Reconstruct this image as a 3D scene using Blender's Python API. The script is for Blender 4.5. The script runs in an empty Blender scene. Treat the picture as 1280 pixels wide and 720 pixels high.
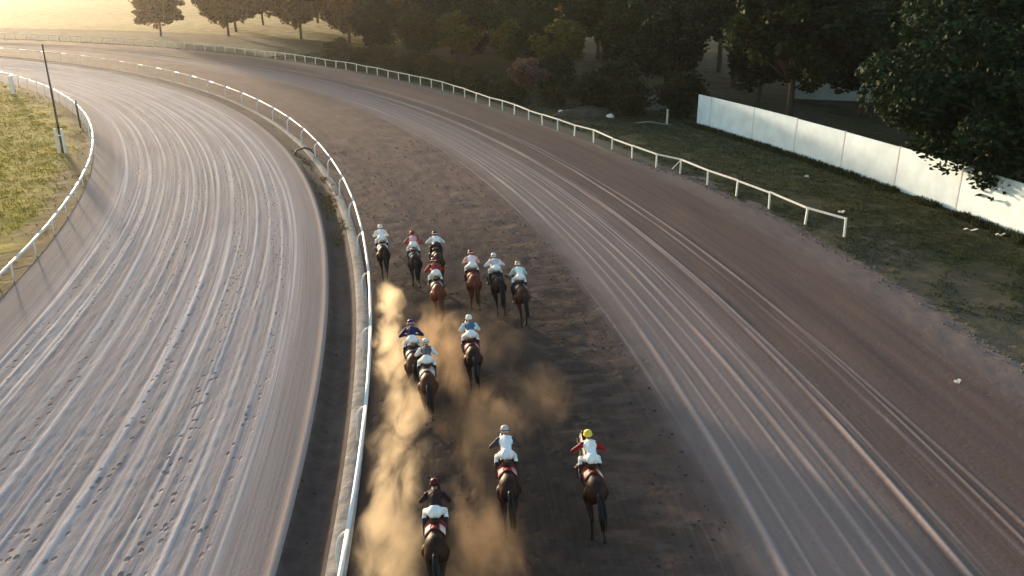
import bpy, bmesh, math, random
import numpy as np
from mathutils import Vector, Matrix, Quaternion
from mathutils.bvhtree import BVHTree

random.seed(7)
R = math.radians
scene = bpy.context.scene
col = scene.collection

# ------------------------------------------------------------------ camera
cam_data = bpy.data.cameras.new('camera')
cam = bpy.data.objects.new('camera', cam_data)
col.objects.link(cam)
cam.location = (0, 0, 12.0)
cam.rotation_euler = (R(90 - 20.674), 0, 0)
cam_data.sensor_width = 36.0
cam_data.lens = 36.0 * 1060 / 1280
cam_data.clip_end = 6000
scene.camera = cam

# ------------------------------------------------------------------ light
SUN_AZ, SUN_EL = R(33), R(4.3)          # azimuth to the left of the view, elevation
sun_dir = Vector((-math.sin(SUN_AZ) * math.cos(SUN_EL), math.cos(SUN_AZ) * math.cos(SUN_EL), math.sin(SUN_EL)))
world = bpy.data.worlds.new('World')
scene.world = world
world.use_nodes = True
wn = world.node_tree
wn.nodes.clear()
sky = wn.nodes.new('ShaderNodeTexSky')
sky.sky_type = 'NISHITA'
sky.sun_disc = False
sky.sun_elevation = SUN_EL
sky.sun_rotation = -SUN_AZ
sky.dust_density = 1.3
sky.ozone_density = 1.3
bg = wn.nodes.new('ShaderNodeBackground')
bg.inputs[1].default_value = 0.15
wo = wn.nodes.new('ShaderNodeOutputWorld')
wn.links.new(sky.outputs[0], bg.inputs[0])
wn.links.new(bg.outputs[0], wo.inputs[0])
sl = bpy.data.lights.new('sun', 'SUN')
sl.energy = 2.2
sl.angle = R(3.0)
sl.color = (1.0, 0.78, 0.54)
sun = bpy.data.objects.new('sun', sl)
col.objects.link(sun)
sun.location = (-60, 80, 60)
sun.rotation_euler = (-sun_dir).to_track_quat('-Z', 'Y').to_euler()
vs = scene.view_settings
vs.view_transform = 'Standard'
vs.look = 'None'
vs.exposure = 1.95
vs.gamma = 1.0
vs.use_curve_mapping = False
scene.cycles.use_denoising = True
scene.cycles.max_bounces = 6
scene.cycles.volume_bounces = 2
scene.cycles.transparent_max_bounces = 12
scene.cycles.volume_max_steps = 256

# ------------------------------------------------------------------ track geometry: everything is concentric
CX, CY = -146.0, 4.0
def polar(r, th, z=0.0):
    return Vector((CX + r * math.cos(th), CY + r * math.sin(th), z))

# ------------------------------------------------------------------ helpers
def tag(o, label=None, cat=None, group=None, kind=None):
    if label: o['label'] = label
    if cat: o['category'] = cat
    if group: o['group'] = group
    if kind: o['kind'] = kind
    return o

def empty(name, loc=(0, 0, 0), rz=0.0):
    o = bpy.data.objects.new(name, None)
    o.empty_display_size = 0.3
    o.location = loc
    o.rotation_euler = (0, 0, rz)
    col.objects.link(o)
    return o

def link(name, me, parent=None, mat=None, smooth=False):  # mat None keeps the mesh's own
    o = bpy.data.objects.new(name, me)
    col.objects.link(o)
    if parent: o.parent = parent
    if mat is not None:
        me.materials.clear()
        me.materials.append(mat)
    if smooth:
        me.polygons.foreach_set('use_smooth', [True] * len(me.polygons))
    return o

def mesh_np(name, verts, faces):
    """verts (n,3) array, faces (m,k) array with constant k"""
    me = bpy.data.meshes.new(name)
    verts = np.asarray(verts, dtype=np.float32)
    faces = np.asarray(faces, dtype=np.int32)
    k = faces.shape[1]
    me.vertices.add(len(verts))
    me.vertices.foreach_set('co', verts.ravel())
    me.loops.add(faces.size)
    me.loops.foreach_set('vertex_index', faces.ravel())
    me.polygons.add(len(faces))
    me.polygons.foreach_set('loop_start', np.arange(0, faces.size, k, dtype=np.int32))
    me.update(calc_edges=True)
    return me

class MB:
    """collects simple solids into one mesh"""
    def __init__(s):
        s.v = []; s.f = []
    def box(s, c, size, rot=None):
        c = Vector(c); b = len(s.v)
        for dx in (-.5, .5):
            for dy in (-.5, .5):
                for dz in (-.5, .5):
                    p = Vector((dx * size[0], dy * size[1], dz * size[2]))
                    if rot is not None: p = rot @ p
                    s.v.append(c + p)
        for q in ((0, 1, 3, 2), (4, 6, 7, 5), (0, 4, 5, 1), (2, 3, 7, 6), (0, 2, 6, 4), (1, 5, 7, 3)):
            s.f.append([b + i for i in q])
        return s
    def tube(s, pts, rad, n=8, cap=True):
        pts = [Vector(p) for p in pts]
        rads = rad if isinstance(rad, (list, tuple)) else [rad] * len(pts)
        b = len(s.v)
        prev = None
        for i, p in enumerate(pts):
            t = (pts[min(i + 1, len(pts) - 1)] - pts[max(i - 1, 0)]).normalized()
            if prev is None:
                a = t.orthogonal().normalized()
            else:
                a = (prev - t * prev.dot(t)).normalized()
            prev = a
            c = t.cross(a)
            for k in range(n):
                an = 2 * math.pi * k / n
                s.v.append(p + (a * math.cos(an) + c * math.sin(an)) * rads[i])
        for i in range(len(pts) - 1):
            for k in range(n):
                k2 = (k + 1) % n
                s.f.append([b + i * n + k, b + i * n + k2, b + (i + 1) * n + k2, b + (i + 1) * n + k])
        if cap:
            s.f.append([b + k for k in reversed(range(n))])
            s.f.append([b + (len(pts) - 1) * n + k for k in range(n)])
        return s
    def ball(s, c, rad, n=10, m=7, rot=None):
        c = Vector(c); b = len(s.v)
        for i in range(m + 1):
            ph = math.pi * i / m
            for k in range(n):
                an = 2 * math.pi * k / n
                p = Vector((rad[0] * math.sin(ph) * math.cos(an), rad[1] * math.sin(ph) * math.sin(an), rad[2] * math.cos(ph)))
                if rot is not None: p = rot @ p
                s.v.append(c + p)
        for i in range(m):
            for k in range(n):
                k2 = (k + 1) % n
                s.f.append([b + i * n + k, b + (i + 1) * n + k, b + (i + 1) * n + k2, b + i * n + k2])
        return s
    def mesh(s, name):
        me = bpy.data.meshes.new(name)
        me.from_pydata([tuple(p) for p in s.v], [], s.f)
        me.update()
        return me
    def build(s, name, mat, parent=None, smooth=False):
        return link(name, s.mesh(name), parent, mat, smooth)

_lat = {}
def vnoise(x, y, seed=0):
    """smooth 2-D value noise in 0..1"""
    if seed not in _lat:
        _lat[seed] = np.random.RandomState(seed + 11).rand(256, 256)
    L = _lat[seed]
    xi = np.floor(x).astype(int); yi = np.floor(y).astype(int)
    fx = x - xi; fy = y - yi
    fx = fx * fx * (3 - 2 * fx); fy = fy * fy * (3 - 2 * fy)
    a = L[xi % 256, yi % 256]; b = L[(xi + 1) % 256, yi % 256]
    c = L[xi % 256, (yi + 1) % 256]; d = L[(xi + 1) % 256, (yi + 1) % 256]
    return (a * (1 - fx) + b * fx) * (1 - fy) + (c * (1 - fx) + d * fx) * fy

def sstep(a, b, x):
    t = np.clip((x - a) / (b - a), 0, 1)
    return t * t * (3 - 2 * t)

# ------------------------------------------------------------------ materials
def new_mat(name):
    m = bpy.data.materials.new(name)
    m.use_nodes = True
    nt = m.node_tree
    b = nt.nodes['Principled BSDF']
    return m, nt, b

def mat_flat(name, c, rough=0.7, var=0.12, scale=6.0, spec=0.3, bump=0.0, sheen=0.0):
    """plain colour with noise wear"""
    m, nt, b = new_mat(name)
    tc = nt.nodes.new('ShaderNodeTexCoord')
    nz = nt.nodes.new('ShaderNodeTexNoise'); nz.inputs['Scale'].default_value = scale; nz.inputs['Detail'].default_value = 5
    nt.links.new(tc.outputs['Object'], nz.inputs['Vector'])
    rp = nt.nodes.new('ShaderNodeValToRGB')
    rp.color_ramp.elements[0].position = 0.3; rp.color_ramp.elements[1].position = 0.7
    rp.color_ramp.elements[0].color = (*[max(0, k * (1 - var)) for k in c], 1)
    rp.color_ramp.elements[1].color = (*[min(1, k * (1 + var)) for k in c], 1)
    nt.links.new(nz.outputs['Fac'], rp.inputs['Fac'])
    nt.links.new(rp.outputs['Color'], b.inputs['Base Color'])
    b.inputs['Roughness'].default_value = rough
    b.inputs['Specular IOR Level'].default_value = spec
    b.inputs['Sheen Weight'].default_value = sheen
    if bump:
        bp = nt.nodes.new('ShaderNodeBump'); bp.inputs['Strength'].default_value = bump; bp.inputs['Distance'].default_value = 0.02
        nt.links.new(nz.outputs['Fac'], bp.inputs['Height'])
        nt.links.new(bp.outputs['Normal'], b.inputs['Normal'])
    return m

class NB:
    """small node-graph builder"""
    def __init__(s, nt): s.nt = nt
    def n(s, t, **kw):
        nd = s.nt.nodes.new(t)
        for k, v in kw.items(): setattr(nd, k, v)
        return nd
    def set(s, sock, v):
        if hasattr(v, 'links') or isinstance(v, bpy.types.NodeSocket): s.nt.links.new(v, sock)
        else: sock.default_value = v
    def math(s, op, a, b=0.0, c=0.0):
        nd = s.n('ShaderNodeMath', operation=op)
        s.set(nd.inputs[0], a); s.set(nd.inputs[1], b)
        if op in ('MULTIPLY_ADD', 'SMOOTH_MIN'): s.set(nd.inputs[2], c)
        return nd.outputs[0]
    def ramp(s, fac, stops):
        nd = s.n('ShaderNodeMapRange', interpolation_type='SMOOTHSTEP')
        s.set(nd.inputs[0], fac)
        nd.inputs[1].default_value, nd.inputs[2].default_value, nd.inputs[3].default_value, nd.inputs[4].default_value = stops
        return nd.outputs[0]
    def mix(s, fac, a, b):
        nd = s.n('ShaderNodeMix', data_type='RGBA')
        s.set(nd.inputs[0], fac)
        s.set(nd.inputs[6], a if isinstance(a, bpy.types.NodeSocket) else (*a, 1)); s.set(nd.inputs[7], b if isinstance(b, bpy.types.NodeSocket) else (*b, 1))
        return nd.outputs[2]
    def vec(s, x, y, z=0.0):
        nd = s.n('ShaderNodeCombineXYZ')
        s.set(nd.inputs[0], x); s.set(nd.inputs[1], y); s.set(nd.inputs[2], z)
        return nd.outputs[0]
    def noise(s, v, scale=1.0, detail=3.0, rough=0.55):
        nd = s.n('ShaderNodeTexNoise')
        s.set(nd.inputs['Vector'], v)
        nd.inputs['Scale'].default_value = scale; nd.inputs['Detail'].default_value = detail; nd.inputs['Roughness'].default_value = rough
        return nd.outputs['Fac']
    def voro(s, v, scale=1.0, rnd=1.0):
        nd = s.n('ShaderNodeTexVoronoi')
        s.set(nd.inputs['Vector'], v)
        nd.inputs['Scale'].default_value = scale; nd.inputs['Randomness'].default_value = rnd
        return nd.outputs['Distance']
    def bump(s, h, strength, dist, normal=None):
        nd = s.n('ShaderNodeBump')
        s.set(nd.inputs['Height'], h); nd.inputs['Strength'].default_value = strength; nd.inputs['Distance'].default_value = dist
        if normal is not None: s.set(nd.inputs['Normal'], normal)
        return nd.outputs['Normal']

def polar_uv(nb):
    uv = nb.n('ShaderNodeUVMap'); uv.uv_map = 'polar'
    sp = nb.n('ShaderNodeSeparateXYZ')
    nb.nt.links.new(uv.outputs[0], sp.inputs[0])
    return sp.outputs[0], sp.outputs[1]       # r, s in metres

# pale sand of the training track: streaks along the harrow lines, hoof pits
def mat_pale_sand():
    m, nt, b = new_mat('pale_harrowed_sand'); nb = NB(nt)
    r, s = polar_uv(nb)
    at = nb.n('ShaderNodeAttribute'); at.attribute_name = 'dry'
    dry = at.outputs['Fac']
    st = nb.noise(nb.vec(nb.math('MULTIPLY', r, 3.6), nb.math('MULTIPLY', s, 0.05)), 1.0, 4)
    st2 = nb.noise(nb.vec(nb.math('MULTIPLY', r, 15.0), nb.math('MULTIPLY', s, 0.13)), 1.0, 3)
    fine = nb.noise(nb.vec(nb.math('MULTIPLY', r, 9.0), nb.math('MULTIPLY', s, 7.0)), 1.0, 5, 0.65)
    big = nb.noise(nb.vec(nb.math('MULTIPLY', r, 0.35), nb.math('MULTIPLY', s, 0.08)), 1.0, 2)
    vo = nb.voro(nb.vec(nb.math('MULTIPLY', r, 4.6), nb.math('MULTIPLY', s, 2.4)), 1.0, 0.95)
    rows = nb.noise(nb.vec(nb.math('MULTIPLY', r, 1.1), nb.math('MULTIPLY', s, 0.03)), 1.0, 1)
    rowm = nb.ramp(rows, (0.47, 0.56, 0, 1))
    # the graded strips beside either rail carry no hoof prints
    grad = nb.math('MULTIPLY', nb.ramp(r, (131.0, 131.6, 0, 1)), nb.ramp(r, (139.4, 140.0, 1, 0)))
    hoof = nb.math('MULTIPLY', nb.math('MULTIPLY', nb.ramp(vo, (0.13, 0.30, 1, 0)), rowm), grad)
    c = nb.mix(nb.ramp(st, (0.3, 0.7, 0, 1)), (0.275, 0.222, 0.212), (0.42, 0.350, 0.335))
    c = nb.mix(nb.math('MULTIPLY', nb.ramp(st2, (0.35, 0.7, 0, 1)), 0.40), c, (0.48, 0.41, 0.395))
    c = nb.mix(nb.math('MULTIPLY', dry, 0.85), c, (0.72, 0.64, 0.62))
    c = nb.mix(nb.math('MULTIPLY', nb.ramp(fine, (0.55, 0.75, 0, 1)), 0.35), c, (0.20, 0.175, 0.165))
    c = nb.mix(nb.math('MULTIPLY', nb.ramp(big, (0.5, 0.75, 0, 1)), 0.25), c, (0.24, 0.20, 0.18))
    smooth_strip = nb.ramp(r, (139.9, 140.9, 0, 1))
    c = nb.mix(nb.math('MULTIPLY', smooth_strip, 0.7), c, (0.225, 0.182, 0.168))
    strip2 = nb.ramp(r, (129.9, 131.0, 1, 0))
    c = nb.mix(nb.math('MULTIPLY', strip2, 0.75), c, (0.21, 0.18, 0.175))
    c = nb.mix(nb.math('MULTIPLY', hoof, 0.7), c, (0.11, 0.09, 0.085))
    nt.links.new(c, b.inputs['Base Color'])
    b.inputs['Roughness'].default_value = 0.95; b.inputs['Specular IOR Level'].default_value = 0.1
    h = nb.math('ADD', nb.math('MULTIPLY', fine, 0.35), nb.math('MULTIPLY', st2, 0.5))
    grit = nb.noise(nb.vec(nb.math('MULTIPLY', r, 26.0), nb.math('MULTIPLY', s, 14.0)), 1.0, 4, 0.7)
    h = nb.math('ADD', h, nb.math('MULTIPLY', grit, 0.35))
    n1 = nb.bump(h, 0.7, 0.04)
    n2 = nb.bump(nb.math('SUBTRACT', 1.0, hoof), 0.9, 0.05, n1)
    nt.links.new(n2, b.inputs['Normal'])
    return m

def mat_brown_dirt():
    m, nt, b = new_mat('brown_track_dirt'); nb = NB(nt)
    r, s = polar_uv(nb)
    at = nb.n('ShaderNodeAttribute'); at.attribute_name = 'dry'
    dry = at.outputs['Fac']
    st = nb.noise(nb.vec(nb.math('MULTIPLY', r, 3.0), nb.math('MULTIPLY', s, 0.07)), 1.0, 4)
    st2 = nb.noise(nb.vec(nb.math('MULTIPLY', r, 14.0), nb.math('MULTIPLY', s, 0.2)), 1.0, 3)
    fine = nb.noise(nb.vec(nb.math('MULTIPLY', r, 8.0), nb.math('MULTIPLY', s, 8.0)), 1.0, 6, 0.68)
    patch = nb.noise(nb.vec(nb.math('MULTIPLY', r, 0.5), nb.math('MULTIPLY', s, 0.16)), 1.0, 4)
    wob = nb.noise(nb.vec(nb.math('MULTIPLY', r, 0.8), nb.math('MULTIPLY', s, 0.5)), 1.0, 3)
    rr = nb.math('ADD', r, nb.math('MULTIPLY', nb.math('SUBTRACT', wob, 0.5), 1.2))
    # shade from horses and dust painted in, dry grey sand in a middle band
    c = nb.mix(nb.ramp(st, (0.3, 0.7, 0, 1)), (0.118, 0.079, 0.066), (0.146, 0.099, 0.083))
    c = nb.mix(nb.math('MULTIPLY', nb.ramp(patch, (0.45, 0.75, 0, 1)), 0.5), c, (0.185, 0.118, 0.094))
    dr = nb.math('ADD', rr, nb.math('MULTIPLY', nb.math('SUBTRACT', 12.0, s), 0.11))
    painted_shade = nb.math('MULTIPLY', nb.ramp(dr, (147.8, 153.4, 1, 0)), nb.ramp(s, (24.0, 46.0, 1, 0)))
    c = nb.mix(nb.math('MULTIPLY', painted_shade, 0.90), c, (0.031, 0.024, 0.020))
    band = nb.math('MULTIPLY', nb.ramp(rr, (150.9, 152.4, 0, 1)), nb.ramp(rr, (153.8, 157.2, 1, 0)))
    c = nb.mix(nb.math('MULTIPLY', band, 0.55), c, (0.300, 0.238, 0.218))
    c = nb.mix(nb.math('MULTIPLY', nb.ramp(st2, (0.45, 0.75, 0, 1)), nb.math('MULTIPLY', nb.ramp(rr, (149.5, 152.0, 0.2, 1.0)), nb.ramp(rr, (157.0, 159.5, 0.22, 0.06)))), c, (0.30, 0.25, 0.235))
    c = nb.mix(dry, c, (0.48, 0.39, 0.36))
    edge = nb.ramp(rr, (161.2, 162.8, 0, 1))
    c = nb.mix(nb.math('MULTIPLY', edge, 0.45), c, (0.25, 0.205, 0.18))
    # scuffs across the galloping line
    sc = nb.noise(nb.vec(nb.math('MULTIPLY', r, 0.9), nb.math('MULTIPLY', s, 2.2)), 1.0, 4, 0.6)
    scm = nb.math('MULTIPLY', nb.ramp(rr, (147.8, 149.2, 0, 1)), nb.ramp(rr, (150.6, 151.6, 1, 0)))
    c = nb.mix(nb.math('MULTIPLY', nb.math('MULTIPLY', nb.ramp(sc, (0.44, 0.64, 0, 1)), scm), 0.26), c, (0.20, 0.138, 0.112))
    c = nb.mix(nb.math('MULTIPLY', nb.ramp(fine, (0.5, 0.78, 0, 1)), 0.35), c, (0.075, 0.058, 0.05))
    nt.links.new(c, b.inputs['Base Color'])
    b.inputs['Roughness'].default_value = 0.95; b.inputs['Specular IOR Level'].default_value = 0.1
    vo = nb.voro(nb.vec(nb.math('MULTIPLY', r, 3.0), nb.math('MULTIPLY', s, 2.4)), 1.0, 1.0)
    h = nb.math('ADD', nb.math('MULTIPLY', fine, 0.5), nb.math('MULTIPLY', nb.math('MULTIPLY', sc, scm), 0.9))
    n1 = nb.bump(h, 0.6, 0.05)
    n2 = nb.bump(nb.math('MULTIPLY', nb.ramp(vo, (0.1, 0.35, 0, 1)), nb.ramp(rr, (150.5, 152.5, 1.0, 0.3))), 0.35, 0.04, n1)
    nt.links.new(n2, b.inputs['Normal'])
    return m

def mat_earth(name, c0, c1, scale=1.2):
    m, nt, b = new_mat(name); nb = NB(nt)
    tc = nb.n('ShaderNodeTexCoord')
    n0 = nb.noise(tc.outputs['Object'], scale, 6, 0.65)
    n1 = nb.noise(tc.outputs['Object'], scale * 0.12, 3)
    f = nb.math('ADD', nb.math('MULTIPLY', n0, 0.6), nb.math('MULTIPLY', n1, 0.4))
    c = nb.mix(nb.ramp(f, (0.36, 0.64, 0, 1)), c0, c1)
    nt.links.new(c, b.inputs['Base Color'])
    b.inputs['Roughness'].default_value = 0.95; b.inputs['Specular IOR Level'].default_value = 0.1
    nt.links.new(nb.bump(n0, 0.7, 0.08), b.inputs['Normal'])
    return m

def mat_infield():
    m, nt, b = new_mat('infield_grass_ground'); nb = NB(nt)
    r, s = polar_uv(nb)
    n0 = nb.noise(nb.vec(r, s), 1.3, 6, 0.65)
    n1 = nb.noise(nb.vec(r, nb.math('MULTIPLY', s, 1.6)), 0.16, 4)
    c = nb.mix(nb.ramp(n0, (0.35, 0.65, 0, 1)), (0.175, 0.145, 0.008), (0.35, 0.275, 0.018))
    c = nb.mix(nb.math('MULTIPLY', nb.ramp(n1, (0.42, 0.62, 0, 1)), 0.6), c, (0.29, 0.235, 0.05))
    wob = nb.math('ADD', r, nb.math('MULTIPLY', nb.math('SUBTRACT', n1, 0.5), 4.5))
    c = nb.mix(nb.math('MULTIPLY', nb.ramp(wob, (126.6, 128.4, 0, 1)), 0.85), c, (0.155, 0.105, 0.062))
    nt.links.new(c, b.inputs['Base Color'])
    b.inputs['Roughness'].default_value = 0.95; b.inputs['Specular IOR Level'].default_value = 0.1
    nt.links.new(nb.bump(n0, 0.8, 0.15), b.inputs['Normal'])
    return m

def mat_verge():
    m, nt, b = new_mat('verge_grass_ground'); nb = NB(nt)
    r, s = polar_uv(nb)
    n0 = nb.noise(nb.vec(r, s), 1.6, 6, 0.65)
    n1 = nb.noise(nb.vec(r, s), 0.22, 4)
    c = nb.mix(nb.ramp(n0, (0.35, 0.65, 0, 1)), (0.034, 0.038, 0.018), (0.072, 0.074, 0.036))
    wob = nb.math('ADD', r, nb.math('MULTIPLY', nb.math('SUBTRACT', n1, 0.5), 9.0))
    bare = nb.math('MULTIPLY', nb.ramp(wob, (166.5, 169.0, 1, 0)), nb.ramp(s, (27.0, 40.0, 1, 0)))
    c = nb.mix(nb.math('MULTIPLY', bare, 0.7), c, (0.105, 0.090, 0.066))
    lip = nb.ramp(r, (163.0, 164.3, 1, 0))
    c = nb.mix(nb.math('MULTIPLY', lip, 0.6), c, (0.19, 0.155, 0.13))
    nt.links.new(c, b.inputs['Base Color'])
    b.inputs['Roughness'].default_value = 0.95; b.inputs['Specular IOR Level'].default_value = 0.1
    nt.links.new(nb.bump(n0, 0.8, 0.12), b.inputs['Normal'])
    return m

def mat_leaf(name, c0, c1, trans=0.25):
    m, nt, b = new_mat(name); nb = NB(nt)
    g = nb.n('ShaderNodeNewGeometry')
    oi = nb.n('ShaderNodeObjectInfo')
    tc = nb.n('ShaderNodeTexCoord')
    n0 = nb.noise(tc.outputs['Object'], 0.6, 2)
    f = nb.math('ADD', nb.math('MULTIPLY', g.outputs['Random Per Island'], 0.6), nb.math('MULTIPLY', n0, 0.4))
    c = nb.mix(nb.ramp(f, (0.2, 0.8, 0, 1)), c0, c1)
    hs = nb.n('ShaderNodeHueSaturation')
    nb.set(hs.inputs['Value'], nb.math('ADD', 0.8, nb.math('MULTIPLY', oi.outputs['Random'], 0.4)))
    nt.links.new(c, hs.inputs['Color'])
    nt.links.new(hs.outputs[0], b.inputs['Base Color'])
    b.inputs['Roughness'].default_value = 0.75; b.inputs['Specular IOR Level'].default_value = 0.1
    tr = nb.n('ShaderNodeBsdfTranslucent')
    nt.links.new(hs.outputs[0], tr.inputs['Color'])
    mx = nb.n('ShaderNodeMixShader'); mx.inputs[0].default_value = trans
    nt.links.new(b.outputs[0], mx.inputs[1]); nt.links.new(tr.outputs[0], mx.inputs[2])
    nt.links.new(mx.outputs[0], nt.nodes['Material Output'].inputs['Surface'])
    return m

M = {}
M['sand'] = mat_pale_sand()
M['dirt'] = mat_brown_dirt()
M['ditch'] = mat_earth('damp_ditch_soil', (0.060, 0.046, 0.041), (0.095, 0.075, 0.067), 2.2)
M['strip'] = mat_earth('pale_kerb_sand', (0.30, 0.25, 0.21), (0.46, 0.41, 0.36), 3.0)
M['infield'] = mat_infield()
M['verge'] = mat_verge()
M['plain'] = mat_earth('dry_plain_grass', (0.13, 0.10, 0.022), (0.30, 0.22, 0.05), 0.25)
def mat_outer():
    m, nt, b = new_mat('field_and_forest_floor'); nb = NB(nt)
    r, s = polar_uv(nb)
    n0 = nb.noise(nb.vec(r, s), 0.5, 6, 0.65); n1 = nb.noise(nb.vec(r, s), 0.05, 3)
    gold = nb.mix(nb.ramp(n0, (0.36, 0.64, 0, 1)), (0.14, 0.105, 0.022), (0.31, 0.23, 0.05))
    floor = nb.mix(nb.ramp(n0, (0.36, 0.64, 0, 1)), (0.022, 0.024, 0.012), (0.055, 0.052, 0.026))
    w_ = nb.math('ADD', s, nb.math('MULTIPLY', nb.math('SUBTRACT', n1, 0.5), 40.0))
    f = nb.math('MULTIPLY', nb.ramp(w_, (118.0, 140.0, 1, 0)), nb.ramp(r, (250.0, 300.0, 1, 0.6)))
    nt.links.new(nb.mix(f, gold, floor), b.inputs['Base Color'])
    b.inputs['Roughness'].default_value = 0.95; b.inputs['Specular IOR Level'].default_value = 0.1
    nt.links.new(nb.bump(n0, 0.7, 0.1), b.inputs['Normal'])
    return m
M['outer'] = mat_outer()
M['rail'] = mat_flat('white_rail_paint', (0.80, 0.78, 0.76), 0.45, 0.08, 9)
M['rail_old'] = mat_flat('weathered_white_paint', (0.74, 0.74, 0.68), 0.6, 0.14, 7)
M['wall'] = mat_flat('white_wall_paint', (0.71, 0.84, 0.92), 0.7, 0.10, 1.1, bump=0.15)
M['wall_post'] = mat_flat('grey_wall_joint', (0.62, 0.64, 0.66), 0.8, 0.12, 3)
M['grey_wall'] = mat_flat('grey_render', (0.20, 0.22, 0.23), 0.85, 0.25, 2.5)
M['house'] = mat_flat('pale_house_render', (0.42, 0.50, 0.48), 0.85, 0.12, 1.0)
M['house_roof'] = mat_flat('dark_sheet_roof', (0.09, 0.09, 0.09), 0.6, 0.2, 2.0)
M['glass_dark'] = mat_flat('dark_window', (0.02, 0.025, 0.03), 0.15, 0.1, 2.0, spec=0.6)
M['bark'] = mat_flat('tree_bark', (0.075, 0.055, 0.04), 0.95, 0.35, 7, bump=0.6)
M['pole'] = mat_flat('dark_pole_paint', (0.035, 0.04, 0.05), 0.6, 0.2, 5)
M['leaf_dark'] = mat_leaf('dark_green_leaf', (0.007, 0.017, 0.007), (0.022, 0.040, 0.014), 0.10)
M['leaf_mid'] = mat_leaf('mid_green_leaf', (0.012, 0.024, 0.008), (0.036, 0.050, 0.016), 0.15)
M['leaf_olive'] = mat_leaf('olive_leaf', (0.032, 0.036, 0.013), (0.078, 0.074, 0.028), 0.2)
M['leaf_yellow'] = mat_leaf('yellow_green_leaf', (0.07, 0.066, 0.012), (0.17, 0.145, 0.03), 0.3)
M['leaf_russet'] = mat_leaf('russet_leaf', (0.12, 0.06, 0.015), (0.27, 0.14, 0.035), 0.4)
M['leaf_pink'] = mat_leaf('dusty_pink_blossom', (0.07, 0.046, 0.038), (0.155, 0.10, 0.085), 0.25)
M['blade_in'] = mat_leaf('infield_blade', (0.19, 0.16, 0.006), (0.40, 0.31, 0.015), 0.3)
M['blade_out'] = mat_leaf('verge_blade', (0.028, 0.036, 0.014), (0.068, 0.074, 0.030), 0.2)
M['weed'] = mat_leaf('ditch_weed', (0.075, 0.065, 0.025), (0.16, 0.13, 0.06), 0.25)
M['litter'] = mat_flat('pale_scrap', (0.62, 0.60, 0.56), 0.7, 0.15, 9)
M['clod'] = mat_earth('crumbled_soil', (0.10, 0.078, 0.064), (0.22, 0.18, 0.15), 3)
M['mound'] = mat_earth('grey_brown_spoil', (0.045, 0.038, 0.028), (0.095, 0.078, 0.058), 1.4)

# ------------------------------------------------------------------ ground
def s_grid(s0, s1):
    """stations along the bend, closer together near the camera (s = theta * 150)"""
    out = [s0]
    while out[-1] < s1:
        d = max(6.0, abs(out[-1] - 2.0))
        out.append(out[-1] + min(1.4, max(0.16, d * 0.011)))
    return np.array(out)
S_ALL = s_grid(-26.0, 285.0)

def sheet(name, rs, ss, zfun, mat, redge=None, dryfun=None):
    rr, sg = np.meshgrid(rs, ss, indexing='ij')
    if redge is not None: rr = redge(rr, sg)
    th = sg / 150.0
    z = zfun(rr, sg)
    v = np.stack([CX + rr * np.cos(th), CY + rr * np.sin(th), z], -1).reshape(-1, 3)
    nr, ns = rr.shape
    i = np.arange(nr * ns).reshape(nr, ns)
    f = np.stack([i[:-1, :-1], i[1:, :-1], i[1:, 1:], i[:-1, 1:]], -1).reshape(-1, 4)
    me = mesh_np(name, v, f)
    uv = me.uv_layers.new(name='polar')
    flat = np.stack([rr.ravel(), sg.ravel()], -1)[f.ravel()].astype(np.float32)
    uv.data.foreach_set('uv', flat.ravel())
    if dryfun is not None:
        a = me.attributes.new('dry', 'FLOAT', 'POINT')
        a.data.foreach_set('value', np.clip(dryfun(rr, sg), 0, 1).ravel().astype(np.float32))
    o = link(name, me, None, mat, True)
    tag(o, kind='structure')
    return o

def ridge(r, s, r0, w, h, seed, meander=0.18, k=0.045):
    """one furrow thrown up by the harrow: crest with a trough on its inner side"""
    c = r0 + meander * (vnoise(s * k, s * 0 + seed * 3.1, 5) - 0.5) * 2
    d = (r - c) / w
    amp = np.clip(1.5 * vnoise(s * 0.09, s * 0 + seed * 1.7, 6) + .5 * vnoise(s * 0.5, s * 0 + seed * 2.3, 7) - .15, 0.22, 1.15)
    return h * amp * (np.exp(-d * d) - 0.4 * np.exp(-(d + 1.6) ** 2 * 0.8)), amp * np.exp(-d * d * 1.4)

rs_ = random.Random(3)
LEFT_R = []
x = 131.0
for x0 in (131.15, 131.9, 132.55, 133.3, 134.15, 134.9, 135.7, 136.35, 137.2, 138.05, 138.8, 139.75):
    LEFT_R.append((x0 + rs_.uniform(-.1, .1), rs_.uniform(.055, .105), rs_.uniform(.014, .027), rs_.random() * 40))
while x < 140.2:
    LEFT_R.append((x, rs_.uniform(.03, .06), rs_.uniform(.006, .02), rs_.random() * 40))
    x += rs_.uniform(.35, .95)
MAIN_R = [(152.35, .09, .05, 1.), (153.35, .07, .03, 4.), (154.35, .08, .04, 7.), (155.05, .06, .03, 9.), (156.0, .07, .07, 11.), (156.5, .065, .06, 14.),
          (157.75, .065, .055, 17.), (158.2, .06, .045, 19.), (151.7, .05, .025, 33.), (152.8, .045, .03, 35.), (153.8, .05, .03, 37.), (154.7, .04, .03, 38.5), (155.45, .045, .035, 41.), (156.25, .045, .04, 45.), (158.0, .04, .03, 47.)]

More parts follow.
